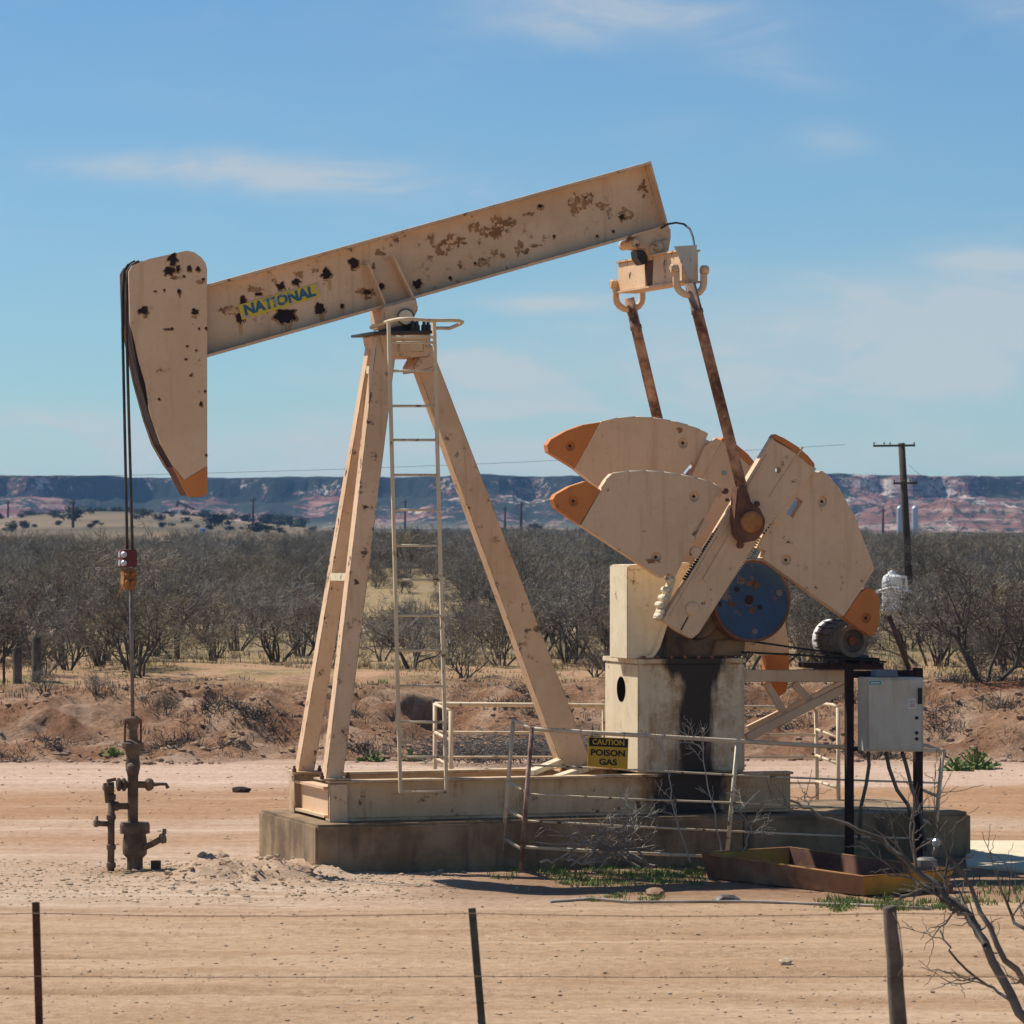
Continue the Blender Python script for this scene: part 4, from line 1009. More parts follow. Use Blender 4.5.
# drip pan
pan = thing('drip_pan', Vector((2.75, -3.1, 0)), 'shallow rusty steel pan with yellow paint lying in front of the slab', 'pan')
A0 = P(708, 880, 37.8); B0 = P(864, 899, 36.0); A0.z = B0.z = .012
du_ = (B0 - A0).normalized(); dv_ = Vector((-du_.y, du_.x, 0)); LN = (B0 - A0).length; WD = 1.0
hA, hB = .235, .175
def pc(a, b_, z): return A0 + du_ * a + dv_ * b_ + ZAX * z
fl_ = .045
ob = [(0, 0), (LN, 0), (LN, WD), (0, WD)]
b = MB()
outer_t = [pc(-fl_, -fl_, hA), pc(LN + fl_, -fl_, hB), pc(LN + fl_, WD + fl_, hB + .01), pc(-fl_, WD + fl_, hA)]
outer_b = [pc(*p, .0) for p in ob]; th = .012
inner_t = [pc(-fl_ + th, -fl_ + th, hA - .002), pc(LN + fl_ - th, -fl_ + th, hB - .002), pc(LN + fl_ - th, WD + fl_ - th, hB + .008), pc(-fl_ + th, WD + fl_ - th, hA - .002)]
inner_b = [pc(th, th, .014), pc(LN - th, th, .014), pc(LN - th, WD - th, .014), pc(th, WD - th, .014)]
V_ = outer_b + outer_t + inner_t + inner_b
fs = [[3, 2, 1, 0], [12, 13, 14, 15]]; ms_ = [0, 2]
for i in range(4):
    j = (i + 1) % 4
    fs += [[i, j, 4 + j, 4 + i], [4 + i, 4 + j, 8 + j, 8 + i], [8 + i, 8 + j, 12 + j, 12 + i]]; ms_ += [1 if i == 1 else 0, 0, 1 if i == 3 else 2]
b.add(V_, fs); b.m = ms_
pb = b.build('tray', [M['pan'], M['pan_yellow'], M['rust']], pan)  # darker last material on the inner faces paints in the shade inside the pan
b = MB(); b.tube([outer_t[i] for i in (0, 1, 2, 3, 0)], .012, 6); b.build('rim', M['old_rust'], pb)

# ------------------------------------------------------------------ front wire fence
DF = 21.0
fence = thing('barbed_wire_fence', P(475, 1150, DF), 'low barbed wire fence on thin posts along the near road edge', 'fence')
def zpx(py): return P(0, py, DF).z
def tpost(x0, y0, x1, y1, mat, w=.040):
    b = MB(); a_ = P(x0, y0, DF); dr = (P(x1, y1, DF) - a_).normalized(); L_ = (a_.z + .25) / -dr.z; c_ = a_ + dr * L_
    b.bar(a_, c_, w, .008, Vector((0, 1, 0))); b.bar(a_ + Vector((0, .02, 0)), c_ + Vector((0, .02, 0)), .008, .034, Vector((0, 1, 0)))
    for k in range(22): b.bar(a_ + dr * (.06 + k * .055) + Vector((0, -.006, 0)), a_ + dr * (.075 + k * .055) + Vector((0, -.006, 0)), .016, .012, Vector((0, 1, 0)))
    return b.build('post', mat, fence)
tag(tpost(36, 902, 39.5, 1024, M['tpost']), 'rusty brown steel post'); tag(tpost(472, 908, 482, 1024, M['tpost_green']), 'dull green steel post leaning right')
a_ = P(889, 906, DF); c_ = P(899, 1024, DF); dr = c_ - a_
b = MB(); b.tube([a_ + dr * k + Vector((.004 * math.sin(k * 17), 0, 0)) for k in (0, .02, .2, .45, .7, 1.0, 1.5, 2.2)], [.030, .036, .037, .041, .044, .046, .05, .055], 12); wp = b.build('post', M['wood'], fence); tag(wp, 'weathered round wooden post')
for py, sag in ((913, 3), (976, 1), (1040, 2)):
    b = MB(); pts = []
    for k in range(61):
        x = -330 + k * 28; s0 = abs(((x - 38) % 432) / 432 - .5) * 2
        pts.append(P(x, py + sag * (1 - s0 * s0) + .5 * n2(x * .01, py), DF - .03))
    b.tube(pts, .0024, 5)
    for k in range(1, 60): 
        p = pts[k] + (pts[k + 1] - pts[k]) * .4 if k < 60 else pts[k]
        for s in (-1, 1): b.tube([p + Vector((-.004 * s, .004, -.008)), p + Vector((.004 * s, -.004, .008))], .0011, 4)
    b.build('wire', M['wire'], fence)
for x, label, w_ in ((-395, 'rusty steel post', .04), (1330, 'rusty steel post', .04)):
    pass
b = MB(); b.tube([P(x, y, DF - .05) for x, y in ((893, 912), (899, 925), (902, 950), (903, 965), (898, 976))], .003, 5); b.build('tie_wire', M['wire'], fence)

# ------------------------------------------------------------------ twiggy plants
def branch(mbt, mbc, p, d, ln, r, lev, maxlev, rg, cfg):
    ns = 4 if lev < 2 else (3 if lev < maxlev else 2)
    pts = [p.copy()]; dd = d.normalized()
    for i in range(ns):
        j = Vector((rg.gauss(0, 1), rg.gauss(0, 1), rg.gauss(0, 1))) * cfg['crook']
        dd = (dd + j + Vector((0, 0, cfg['up'] * (1 if lev else .3)))).normalized()
        pts.append(pts[-1] + dd * (ln / ns))
    rs = [r * lerp(1, .55, i / ns) for i in range(ns + 1)]
    tgt = mbt if lev <= cfg['tlev'] else mbc
    tgt.tube(pts, rs, 6 if lev == 0 else (4 if lev == 1 else 3), 0, lev < 2, cap=False)
    if lev >= maxlev: return
    for k in range(cfg['kids'][lev]):
        f = rg.uniform(.3 if lev else .48, 1.0); fi = f * ns; i = min(ns - 1, int(fi))
        q = pts[i].lerp(pts[i + 1], fi - i); ax = (pts[i + 1] - pts[i]).normalized()
        side = ax.orthogonal(); side.rotate(Matrix.Rotation(rg.uniform(0, 6.283), 3, ax))
        an = rg.uniform(.45, 1.05)
        branch(mbt, mbc, q, ax * math.cos(an) + side * math.sin(an), ln * rg.uniform(.5, .8) * cfg['shr'], max(r * lerp(1, .55, f) * .62, cfg['rmin']), lev + 1, maxlev, rg, cfg)
def mesquite(seed, stems=3, h=2.2, kids=(5, 5, 4, 4), lean=.75, r0=.036, maxlev=4, crook=.22, rmin=.0045):
    rg = random.Random(seed); t_, c_ = MB(), MB()
    cfg = dict(crook=crook, up=.12, tlev=1, kids=kids, shr=.92, rmin=rmin)
    for s in range(stems):
        a = 6.283 * s / stems + rg.uniform(-.5, .5); l = rg.uniform(.3, lean)
        branch(t_, c_, Vector((.06 * math.cos(a), .06 * math.sin(a), -.1)), Vector((math.cos(a) * l, math.sin(a) * l, 1)), h * rg.uniform(.46, .66), r0 * rg.uniform(.7, 1), 0, maxlev, rg, cfg)
    return t_, c_
variants = []
for i, (sd_, stm, h_, ln_, kd_) in enumerate(((11, 6, 2.4, .5, (4, 4, 4, 3)), (12, 8, 2.2, .42, (3, 4, 4, 3)), (13, 4, 2.7, .5, (5, 5, 4, 3)), (14, 10, 2.1, .36, (3, 4, 3, 3)), (15, 5, 2.3, .85, (5, 4, 4, 3)), (16, 9, 2.5, .30, (3, 4, 3, 3)))):
    t_, c_ = mesquite(sd_, stm, h_ * .76, lean=ln_, kids=kd_, r0=.04 if i in (2, 4) else .028, crook=.24); variants.append((t_, c_))
vmesh = []
def mesh_only(mb_, name, mats):
    o = mb_.build(name, mats, recalc=False); m = o.data; bpy.data.objects.remove(o); return m
for t_, c_ in variants:
    tm = mesh_only(t_, 'trunk', M['bark']); cm = mesh_only(c_, 'crown', M['twig'])
    both = MB(); both.add(t_.v, t_.f, 0, True); both.add(c_.v, c_.f, 1)
    vmesh.append((tm, cm, mesh_only(both, 'mesquite', [M['bark'], M['twig']])))
NT_ = 0
def place_tree(k, x, y, s, label, group='bare mesquites of the brush', rz=None, parts=True, sz=1):
    global NT_
    rz = rnd.uniform(0, 6.283) if rz is None else rz; loc = (x, y, height(x, y))
    tm, cm, bm_ = vmesh[k]
    if parts:
        o = bpy.data.objects.new('mesquite_tree', None); COL.objects.link(o)
        for nm, m in (('trunk', tm), ('crown', cm)):
            c = bpy.data.objects.new(nm, m); COL.objects.link(c); c.parent = o
    else:
        o = bpy.data.objects.new('mesquite_tree', bm_); COL.objects.link(o)
    o.location = loc; o.rotation_euler = (0, 0, rz); o.scale = (s, s, s * sz); tag(o, label, 'tree', group); NT_ += 1
    return o
def gx(px, y): return (px - 512) / F * (y + CAMD)
# trees that stand out
t_, c_ = mesquite(77, 4, 2.7, lean=1.5, kids=(5, 4, 4, 3), r0=.055, crook=.30, rmin=.006)
vmesh.append((mesh_only(t_, 'trunk', M['bark']), mesh_only(c_, 'crown', M['bark']), None))
for k, px, y, s, lab in ((2, 100, 29, 1.25, 'tall dark bare mesquite behind the polished rod at the left'), (5, 30, 31, 1.1, 'bare mesquite behind the two thick wooden posts'),
                         (4, 578, 33, 1.15, 'crooked dark bare mesquite between the rear leg and the cream pedestal'), (6, 985, 21.2, .78, 'wide sprawling bare mesquite on the bank at the right edge'),
                         (1, 1040, 24, 1.3, 'bare mesquite cut off by the right edge of the picture'), (6, 930, 30, .72, 'bare mesquite with long crooked limbs in front of the utility pole')):
    place_tree(k, gx(px, y), y, s, lab, None)
for px, y, s, lab in ((465, 23.3, .5, 'small round bare shrub on the bank seen right of the ladder'), (44, 20.5, .35, 'small bare shrub on the bank below the wooden posts'), (95, 20.6, .28, 'tiny bare shrub on the bank left of the wellhead rod'), (165, 20.0, .3, 'low bare shrub on the bank just right of the wellhead rod'), (595, 25, .38, 'low bare shrub on the bank left of the cream pedestal'), (905, 22, .3, 'low bare shrub on the bank right of the control box')):
    o = place_tree(3, gx(px, y), y, s, lab, None); o.name = 'bare_shrub'
    o['category'] = 'shrub'
ROAD = 55
cnt = 0; tries = 0; taken = []
while cnt < 230 and tries < 30000:
    tries += 1
    y = 24.5 + (rnd.random() ** 1.25) * 52; hw = .128 * (y + CAMD) * 1.22
    x = rnd.uniform(-hw, hw); pxx = x / (y + CAMD) * F + 512
    if abs(y - ROAD) < 2.6 or (y < 29 and n2(x * .25, 2.2) < -.02) or (36 < y < 52 and rnd.random() < .6) or (y < 36 and rnd.random() < .3): continue
    if n2(x * .16, y * .12, 31) < -.16: continue
    if 330 < pxx < 480 and y > 40: continue
    if 868 < pxx < 935 and rnd.random() < .8: continue
    if any((x - a) ** 2 + (y - b_) ** 2 < .9 for a, b_ in taken): continue
    taken.append((x, y)); s = rnd.uniform(.5, 1.05)
    if 330 < pxx < 480: s = rnd.uniform(.5, .72)
    reg = 'left of the pump' if pxx < 300 else ('behind the pump legs and ladder' if pxx < 620 else 'right of the pedestal')
    place_tree(rnd.choice((0, 1, 1, 2, 3, 3, 4, 5, 5)), x, y, s, 'bare grey mesquite standing in the dense brush ' + reg, 'bare mesquites ' + reg, parts=y < 45, sz=rnd.uniform(.95, 1.2))
    cnt += 1
print('placed', cnt, tries)
# the far brush as one mass
pts = []; scl = []; rot = []
while len(pts) < 2700:
    y = 75 + (rnd.random() ** 1.3) * 330; hw = .128 * (y + CAMD) * 1.5 + 9; x = rnd.uniform(-hw, hw)
    pxx = x / (y + CAMD) * F + 512
    if n2(x * .06, y * .04, 44) < -.12 : continue
    if y > 200 and (x / (y + CAMD)) < -.05: continue
    pts.append((x, y, height(x, y))); scl.append(rnd.uniform(.25, .4) if 335 < pxx < 470 and y < 125 else rnd.uniform(.6, 1.15)); rot += [0, 0, rnd.uniform(0, 6.28)]
bmsh = bpy.data.meshes.new('mesquite_brush'); bmsh.from_pydata(pts, [], [])
bmsh.attributes.new('sc', 'FLOAT', 'POINT').data.foreach_set('value', scl)
bmsh.attributes.new('rt', 'FLOAT_VECTOR', 'POINT').data.foreach_set('vector', rot)
bo = bpy.data.objects.new('mesquite_brush', bmsh); COL.objects.link(bo); tag(bo, 'far grey brown mass of bare mesquite brush across the plain', 'brush', kind='stuff')
gg = bpy.data.node_groups.new('brush_scatter', 'GeometryNodeTree')
gg.interface.new_socket('Geometry', in_out='INPUT', socket_type='NodeSocketGeometry'); gg.interface.new_socket('Geometry', in_out='OUTPUT', socket_type='NodeSocketGeometry')
N = gg.nodes.new; gi = N('NodeGroupInput'); go = N('NodeGroupOutput'); iop = N('GeometryNodeInstanceOnPoints'); jn = N('GeometryNodeJoinGeometry')
srcs = {}
for o in COL.objects:
    if o.name.startswith('mesquite_tree') and o.type == 'MESH' and o.data.name not in srcs: srcs[o.data.name] = o
for o in list(srcs.values())[:5]:
    oi = N('GeometryNodeObjectInfo'); oi.transform_space = 'ORIGINAL'; oi.inputs['Object'].default_value = o; oi.inputs['As Instance'].default_value = True
    gg.links.new(oi.outputs['Geometry'], jn.inputs[0])
a1 = N('GeometryNodeInputNamedAttribute'); a1.data_type = 'FLOAT'; a1.inputs[0].default_value = 'sc'
a2 = N('GeometryNodeInputNamedAttribute'); a2.data_type = 'FLOAT_VECTOR'; a2.inputs[0].default_value = 'rt'
iop.inputs['Pick Instance'].default_value = True
gg.links.new(gi.outputs[0], iop.inputs['Points']); gg.links.new(jn.outputs[0], iop.inputs['Instance'])
gg.links.new(a1.outputs[0], iop.inputs['Scale']); gg.links.new(a2.outputs[0], iop.inputs['Rotation']); gg.links.new(iop.outputs[0], go.inputs[0])
md = bo.modifiers.new('scatter', 'NODES'); md.node_group = gg

# hand-led dead branches
def twig_path(mb_, pts, r0, r1, rg, kids=6, kl=.3, lev=0, seg=6):
    pts = [Vector(p) for p in pts]; fine = []
    for i in range(len(pts) - 1):
        for k in range(4): fine.append(pts[i].lerp(pts[i + 1], k / 4) + Vector((rg.gauss(0, 1), rg.gauss(0, 1), rg.gauss(0, 1))) * (.012 if lev == 0 else .005) * (1 if i + k else 0))
    fine.append(pts[-1]); n_ = len(fine)
    mb_.tube(fine, [lerp(r0, r1, i / (n_ - 1)) for i in range(n_)], seg, 0, True, cap=False)
    if lev >= 2: return
    for k in range(kids):
        i = rg.randrange(n_ // 4, n_ - 1); ax = (fine[i + 1] - fine[i]).normalized()
        sd = ax.orthogonal(); sd.rotate(Matrix.Rotation(rg.uniform(0, 6.283), 3, ax)); an = rg.uniform(.4, .95)
        d_ = ax * math.cos(an) + sd * math.sin(an); l_ = kl * rg.uniform(.5, 1.2); p = fine[i]
        q = [p, p + d_ * l_ * .5 + Vector((0, 0, rg.uniform(-.02, .04))) * l_ * 3, p + d_ * l_ + Vector((rg.gauss(0, .1), rg.gauss(0, .1), rg.gauss(.05, .1))) * l_]
        twig_path(mb_, q, max(lerp(r0, r1, i / n_) * .6, .003), .0018, rg, max(2, kids - 2), kl * .5, lev + 1, 4)
rg = random.Random(5)
D2 = 25.0
fb = thing('bare_bush', P(1062, 1046, D2), 'bare dark bush reaching in from the lower right corner of the picture', 'bush')
b = MB(); twig_path(b, [P(x, y, D2 + .1 * i) for i, (x, y) in enumerate(((1064, 1060), (1020, 1010), (985, 945), (958, 905), (930, 880), (905, 862), (870, 835), (820, 815), (790, 800)))], .034, .007, rg, 9, .42, 0, 8)
b.build('branch', M['bush_bark'], fb)
for pts, r in ((((1064, 1060), (1040, 1000), (1005, 960), (975, 900), (950, 850), (925, 815)), .036), (((1064, 1060), (1050, 985), (1035, 940), (1010, 915), (1000, 880)), .030), (((985, 945), (965, 915), (950, 905), (925, 885), (880, 868)), .022), (((1010, 1000), (985, 985), (950, 950), (940, 930)), .014)):
    b = MB(); twig_path(b, [P(x, y, D2 + rg.uniform(-.2, .2)) for x, y in pts], r * .8, .005, rg, 5, .36, 0, 8); b.build('branch', M['bush_bark'], fb)

D3 = 37.9
pl = thing('dead_branch', P(600, 868, D3), 'pile of bleached dead branches under the railing in front of the slab', 'branches')
for x0, y0, x1, y1, x2, y2 in ((655, 866, 590, 845, 536, 842), (640, 868, 580, 838, 548, 835), (648, 864, 610, 830, 585, 838), (600, 868, 622, 830, 640, 812), (590, 866, 630, 838, 642, 822), (570, 866, 600, 850, 655, 845), (560, 858, 600, 835, 628, 822), (640, 862, 600, 842, 560, 850), (585, 862, 612, 822, 632, 808), (540, 862, 580, 862, 640, 852)):
    b = MB(); twig_path(b, [P(x0, y0, D3), P((x0 + x1) / 2 + 4, (y0 + y1) / 2 - 3, D3 + rg.uniform(-.2, .1)), P(x1, y1, D3 + rg.uniform(-.3, .15)), P(x2, y2, D3 + rg.uniform(-.3, .2))], .014, .005, rg, 6, .28, 0, 5); b.build('twig', M['dead'], pl)
for x0, y0, lab, pp in ((686, 862, 'single dead stalk standing against the oil stained slab', ((690, 862), (672, 800), (664, 760), (660, 735))), (735, 855, 'dead twiggy stalk leaning beside the middle railing post', ((722, 858), (712, 800), (702, 750), (688, 738))), (750, 850, 'spray of pale dead twigs right of the middle railing post', ((742, 852), (752, 830), (738, 810), (760, 790)))):
    o = thing('dead_stalk', P(x0, y0, 38.1), lab, 'stalk'); b = MB(); twig_path(b, [P(x, y, 38.0) for x, y in pp], .009, .003, rg, 7, .25, 0, 5); b.build('stalk', M['dead'], o)
# tumbleweed brush in the ditch
tw = thing('tumbleweed_heap', P(525, 758, 56), 'heap of grey dead tumbleweed in the ditch seen between ladder and rear leg', 'tumbleweed')
b = MB()
for k in range(420):
    cx = rg.uniform(425, 605); y0 = 764 - rg.random() * 10; d_ = 56.2 + rg.uniform(-.6, .8); hh_ = rg.uniform(8, 48) * (1 - abs((cx - 515) / 110) ** 2 * .6)
    p = P(cx, y0, d_); p.z = max(p.z, height(p.x, p.y) - .02); q1 = p + Vector((rg.gauss(0, .3), rg.gauss(0, .2), hh_ * .013 * .6)); q2 = q1 + Vector((rg.gauss(0, .35), rg.gauss(0, .2), hh_ * .013 * .4 * rg.uniform(-.4, 1)))
    b.tube([p, p.lerp(q1, .5) + Vector((rg.gauss(0, .04), 0, .03)), q1, q2], [.008, .006, .005, .003], 3, 0, True, cap=False)
b.build('stems', M['deadgrey'], tw)

# ------------------------------------------------------------------ grass and weeds
def tuft(mb_, x, y, n_, h_, sp, m=0, wd=.006):
    z = height(x, y)
    for k in range(n_):
        a = rnd.uniform(0, 6.283); r = rnd.random() ** .5 * sp; bx0 = x + math.cos(a) * r; by0 = y + math.sin(a) * r
        l = h_ * rnd.uniform(.5, 1.2); ln_ = rnd.uniform(.1, .7) * l; aa = rnd.uniform(0, 6.283); w2 = Vector((math.cos(aa + 1.57), math.sin(aa + 1.57), 0)) * wd
        p = Vector((bx0, by0, z - .01)); q = p + Vector((math.cos(aa) * ln_ * .4, math.sin(aa) * ln_ * .4, l * .6)); e = p + Vector((math.cos(aa) * ln_, math.sin(aa) * ln_, l))
        mb_.add([p - w2, p + w2, q + w2 * .8, q - w2 * .8, e], [[0, 1, 2, 3], [3, 2, 4]], m)
b = MB()
for k in range(5200):
    y = 20.5 + (rnd.random() ** 1.2) * 42; hw = .128 * (y + CAMD) * 1.2; x = rnd.uniform(-hw, hw)
    if n2(x * .35, y * .35, 8) > .12 or abs(y - ROAD) < 2: continue
    tuft(b, x, y, 9, rnd.uniform(.05, .15) * (1.0 if y > 26 else .5), .2, 0, .007)
for k in range(900):
    x = rnd.uniform(-10, 10); y = bank_edge(x) + rnd.uniform(.3, 6.5)
    if n2(x * .6, y * .6, 3) > 0: tuft(b, x, y, 10, rnd.uniform(.05, .13), .14, 1 if rnd.random() < .6 else 0, .006)
o = b.build('dry_grass', [M['drygrass'], M['deadgrey']], recalc=False); tag(o, 'dry yellow grass under the brush behind the bank', 'grass', kind='stuff')
b = MB()
def patch(px0, px1, py0, py1, n_, h_, blades=10, sp=.06):
    for k in range(n_):
        py = rnd.uniform(py0, py1); d_ = CAMH * F / (py - HZ); px = rnd.uniform(px0, px1)
        if n2(px * .05, py * .15, 5) < -.12: continue
        x, y = gx(px, d_ - CAMD), d_ - CAMD
        tuft(b, x, y, blades, h_ * rnd.uniform(.4, 1.2), sp, 0, .005)
patch(560, 705, 858, 886, 330, .06); patch(490, 560, 862, 880, 60, .08); patch(820, 960, 898, 912, 190, .07); patch(585, 660, 893, 902, 60, .05); patch(960, 1024, 880, 906, 110, .06); patch(500, 520, 855, 868, 14, .13); patch(560, 705, 866, 884, 500, .035, 14, .10); patch(840, 960, 900, 911, 200, .04, 12, .09)
for k in range(70):
    x = rnd.uniform(-9, 9); y = bank_edge(x) + rnd.uniform(3.5, 7.5)
    if n2(x * .5, y * .5, 66) > .05: tuft(b, x, y, 16, .07, .14, 0, .008)
o = b.build('green_grass', M['weed'], recalc=False); tag(o, 'green grass and weeds growing around the slab and pan', 'grass', kind='stuff')
def weed(px, d_, s, lab):
    x, y = gx(px, d_ - CAMD), d_ - CAMD; mb_ = MB(); z = height(x, y); mb_.add([Vector((x, y, z - .02))], [])
    for k in range(int(190 * s)):
        a = rnd.uniform(0, 6.283); r = rnd.random() ** .6 * s * .5; c0 = Vector((x + math.cos(a) * r, y + math.sin(a) * r * .7, z + rnd.random() * (s * .42) * (1 - (r / (s * .55)) ** 2)))
        e1 = Vector((rnd.gauss(0, 1), rnd.gauss(0, 1), rnd.gauss(0, .6))).normalized(); e2 = e1.orthogonal().normalized(); q = .035
        n0 = len(mb_.v); mb_.add([c0 - e1 * q, c0 + e2 * q * .5, c0 + e1 * q, c0 - e2 * q * .5], [[0, 1, 2, 3]])
        mb_.f.append([0, n0, n0 + 3]); mb_.m.append(0); mb_.s.append(False)
    o = mb_.build('green_weed', M['weed'], loc=(x, y, z), recalc=False); tag(o, lab, 'weed')
weed(975, 55.5, .75, 'largest bright green weed at the foot of the bank, right of the control box'); weed(956, 54.8, .5, 'smaller green weed on the dirt beside the largest weed at the right')
weed(372, 57.0, .45, 'green weed at the foot of the bank between the front legs and the ladder'); weed(412, 57.2, .42, 'green weed at the foot of the bank seen through the ladder'); weed(112, 57.6, .4, 'small green weed at the foot of the bank left of the wellhead')

b = MB(); rq = random.Random(31)
for k in range(95):
    cx = rq.uniform(-9.5, 9.5); cy = bank_edge(cx) + rq.uniform(.2, 4.2); sz = rq.uniform(.10, .30)
    if n2(cx * .4, cy * .5, 51) < -.1: continue
    for q in range(int(40 + 130 * sz)):
        x = cx + rq.gauss(0, sz * .7); y = cy + rq.gauss(0, sz * .5); p = Vector((x, y, height(x, y) - .02))
        d_ = Vector((rq.gauss(0, .7), rq.gauss(0, .7), rq.uniform(.2, 1))).normalized() * sz * rq.uniform(.4, 1.1)
        b.tube([p, p + d_ * .55 + Vector((rq.gauss(0, .02), rq.gauss(0, .02), 0)), p + d_ + Vector((rq.gauss(0, .04), rq.gauss(0, .04), rq.uniform(-.05, .03)))], [.007, .005, .003], 3, 0 if rq.random() < .7 else 1, True, cap=False)
o = b.build('dead_scrub', [M['scrub'], M['deadgrey']], recalc=False); tag(o, 'dark dead scrub caught on the slope of the bank', 'scrub', kind='stuff')

# ------------------------------------------------------------------ stones
def stone_mesh(seed, name, mat):
    bm = bmesh.new(); bmesh.ops.create_icosphere(bm, subdivisions=2, radius=1)
    for v in bm.verts: v.co *= 1 + .45 * noise.noise(v.co * 1.3 + Vector((seed * 5, 0, 0))); v.co.z *= .62
    m = bpy.data.meshes.new(name); bm.to_mesh(m); bm.free(); m.materials.append(mat); return m
ico = bmesh.new(); bmesh.ops.create_icosphere(ico, subdivisions=1, radius=1)
iv = [v.co.copy() for v in ico.verts]; ifc = [[v.index for v in f.verts] for f in ico.faces]; ico.free()
def scatter(name, mat, n_, fn, lab):
    mb_ = MB()
    for k in range(n_):
        r_ = fn()
        if not r_: continue
        x, y, s = r_; z = height(x, y); o_ = rnd.uniform(0, 100)
        mb_.add([Vector((x, y, z + s * .15)) + Vector((p.x * s * (1 + .5 * n2(p.x + o_, p.y)), p.y * s * (1 + .5 * n2(p.y, p.z + o_)), p.z * s * .6 * (1 + .5 * n2(p.z + o_, p.x)))) for p in iv], ifc)
    o = mb_.build(name, mat, recalc=False); tag(o, lab, 'gravel', kind='stuff')
def f_road():
    py = rnd.uniform(860, 1060); d_ = CAMH * F / (py - HZ); px = rnd.uniform(-60, 1090)
    return gx(px, d_ - CAMD), d_ - CAMD, .003 + .016 * rnd.random() ** 6
def f_rub():
    x = rnd.gauss(-2.5, .9); y = rnd.gauss(-2.0, 1.0); return x, y, .006 + .035 * rnd.random() ** 5
def f_bank():
    x = rnd.uniform(-10, 10); y = bank_edge(x) + rnd.uniform(-.6, 4.5)
    if n2(x * .7, y * .9, 77) < rnd.uniform(-.25, .35): return None
    return x, y, .010 + .065 * rnd.random() ** 6
def f_mid():
    x = rnd.uniform(-9, 9); y = rnd.uniform(2, 16.5); return x, y, .004 + .022 * rnd.random() ** 6
def f_well():
    x = rnd.uniform(-6, -.5); y = rnd.uniform(-4.5, 0); return x, y, .004 + .016 * rnd.random() ** 4
scatter('gravel', M['rock'], 6500, f_road, 'small stones scattered over the near dirt road')
scatter('rubble_heap', M['rock'], 1500, f_rub, 'pale broken rubble heaped at the left end of the slab')
scatter('bank_clods', M['redrock'], 9000, f_bank, 'red earth clods and stones on the bank')
scatter('pale_gravel', M['rock'], 4500, f_mid, 'pale gravel on the dirt behind the pump')
scatter('well_gravel', M['rock'], 3500, f_well, 'pale gravel around the wellhead')
for k, (px, py, s, lab, mat) in enumerate(((726, 902, .075, 'rounded grey stone lying on the dirt in front of the drip pan', 'steel'), (785, 966, .05, 'small pale stone lying alone on the near road', 'rock'), (242, 791, .09, 'dark clod lying on the dirt between wellhead and front legs', 'dark_rust'), (300, 878, .13, 'red earth clod at the left corner of the slab', 'redrock'), (655, 895, .08, 'red clod beside the cable on the ground', 'redrock'))):
    d_ = CAMH * F / (py - HZ); x, y = gx(px, d_ - CAMD), d_ - CAMD
    o = bpy.data.objects.new('stone', stone_mesh(k + 3, 'stone', M[mat])); COL.objects.link(o); o.location = (x, y, height(x, y) + s * .3); o.scale = (s * 1.5, s, s); o.rotation_euler = (0, 0, k * 1.3); tag(o, lab, 'stone')
b = MB()
pts = []
for x, y in ((550, 903), (590, 901), (630, 904), (700, 903), (760, 904), (820, 905), (880, 908), (930, 912)):
    d_ = CAMH * F / (y - HZ); xx, yy = gx(x, d_ - CAMD), d_ - CAMD; pts.append(Vector((xx, yy, height(xx, yy) + .015)))
b.tube(pts, .014, 6); o = b.build('ground_cable', M['dead'], loc=pts[3]); tag(o, 'thin pale pipe lying along the dirt in front of the drip pan', 'pipe')

# ------------------------------------------------------------------ far things
def pole(px, d_, ptop, lean, r, lab, arms=(), ins=False, group=None):
    y = d_ - CAMD; x = gx(px, y); z = height(x, y); ztop = CAMH - (ptop - HZ) / F * d_
    root = thing('utility_pole', (x, y, z), lab, 'pole', group); top = Vector((x + lean * d_ / F, y, ztop))
    b = MB(); b.tube([Vector((x, y, z - .5)), Vector((x, y, z)).lerp(top, .5), top], [r * 1.25, r * 1.1, r], 10); b.build('shaft', M['pole_wood'], root)
    k_ = min(1, d_ / 230)
    for py, x0, x1 in arms:
        f = (CAMH - (py - HZ) / F * d_ - z) / (ztop - z); c = Vector((x, y, z)).lerp(top, f) + Vector((0, -r - .05, 0))
        b = MB(); b.bar(c + Vector((x0 * d_ / F, 0, 0)), c + Vector((x1 * d_ / F, 0, .03 * k_)), .11 * k_, .12 * k_); arm = b.build('crossarm', M['pole_wood'], root)
        for xi in ((x0 + 1, x0 + 11, x0 + 17, x1 - 1) if ins else (x0 + .5, x1 - .5)):
            b = MB(); b.lathe(c + Vector((xi * d_ / F, 0, .06 * k_)), ZAX, [(0, .02 * k_), (.06 * k_, .02 * k_), (.06 * k_, .05 * k_), (.13 * k_, .045 * k_), (.16 * k_, .02 * k_)], 8); b.build('insulator', M['motor'], arm)
    return root, top
UP, utop = pole(911, 112, 443, -9.5, .095, 'tall leaning wooden utility pole with crossarm behind the brush at the right', ((446, -29, 13), (483.5, -11, 13)), True)
for nm, a_, c_, lab in (('power_line', utop + Vector((-1.6, -.2, -.05)), utop + Vector((-60, -8, -.3)), 'overhead wire running left from the tall leaning pole'), ('guy_wire', utop + Vector((.2, 0, -.6)), P(990, 535, 118), 'guy wire slanting down right from the tall leaning pole')):
    b = MB(); b.tube([a_.lerp(c_, k / 12) - ZAX * (1.2 * (k / 12) * (1 - k / 12) * (3 if nm == 'power_line' else .2)) for k in range(13)], .005, 5); o = b.build(nm, M['cable'], loc=a_); tag(o, lab, 'wire')
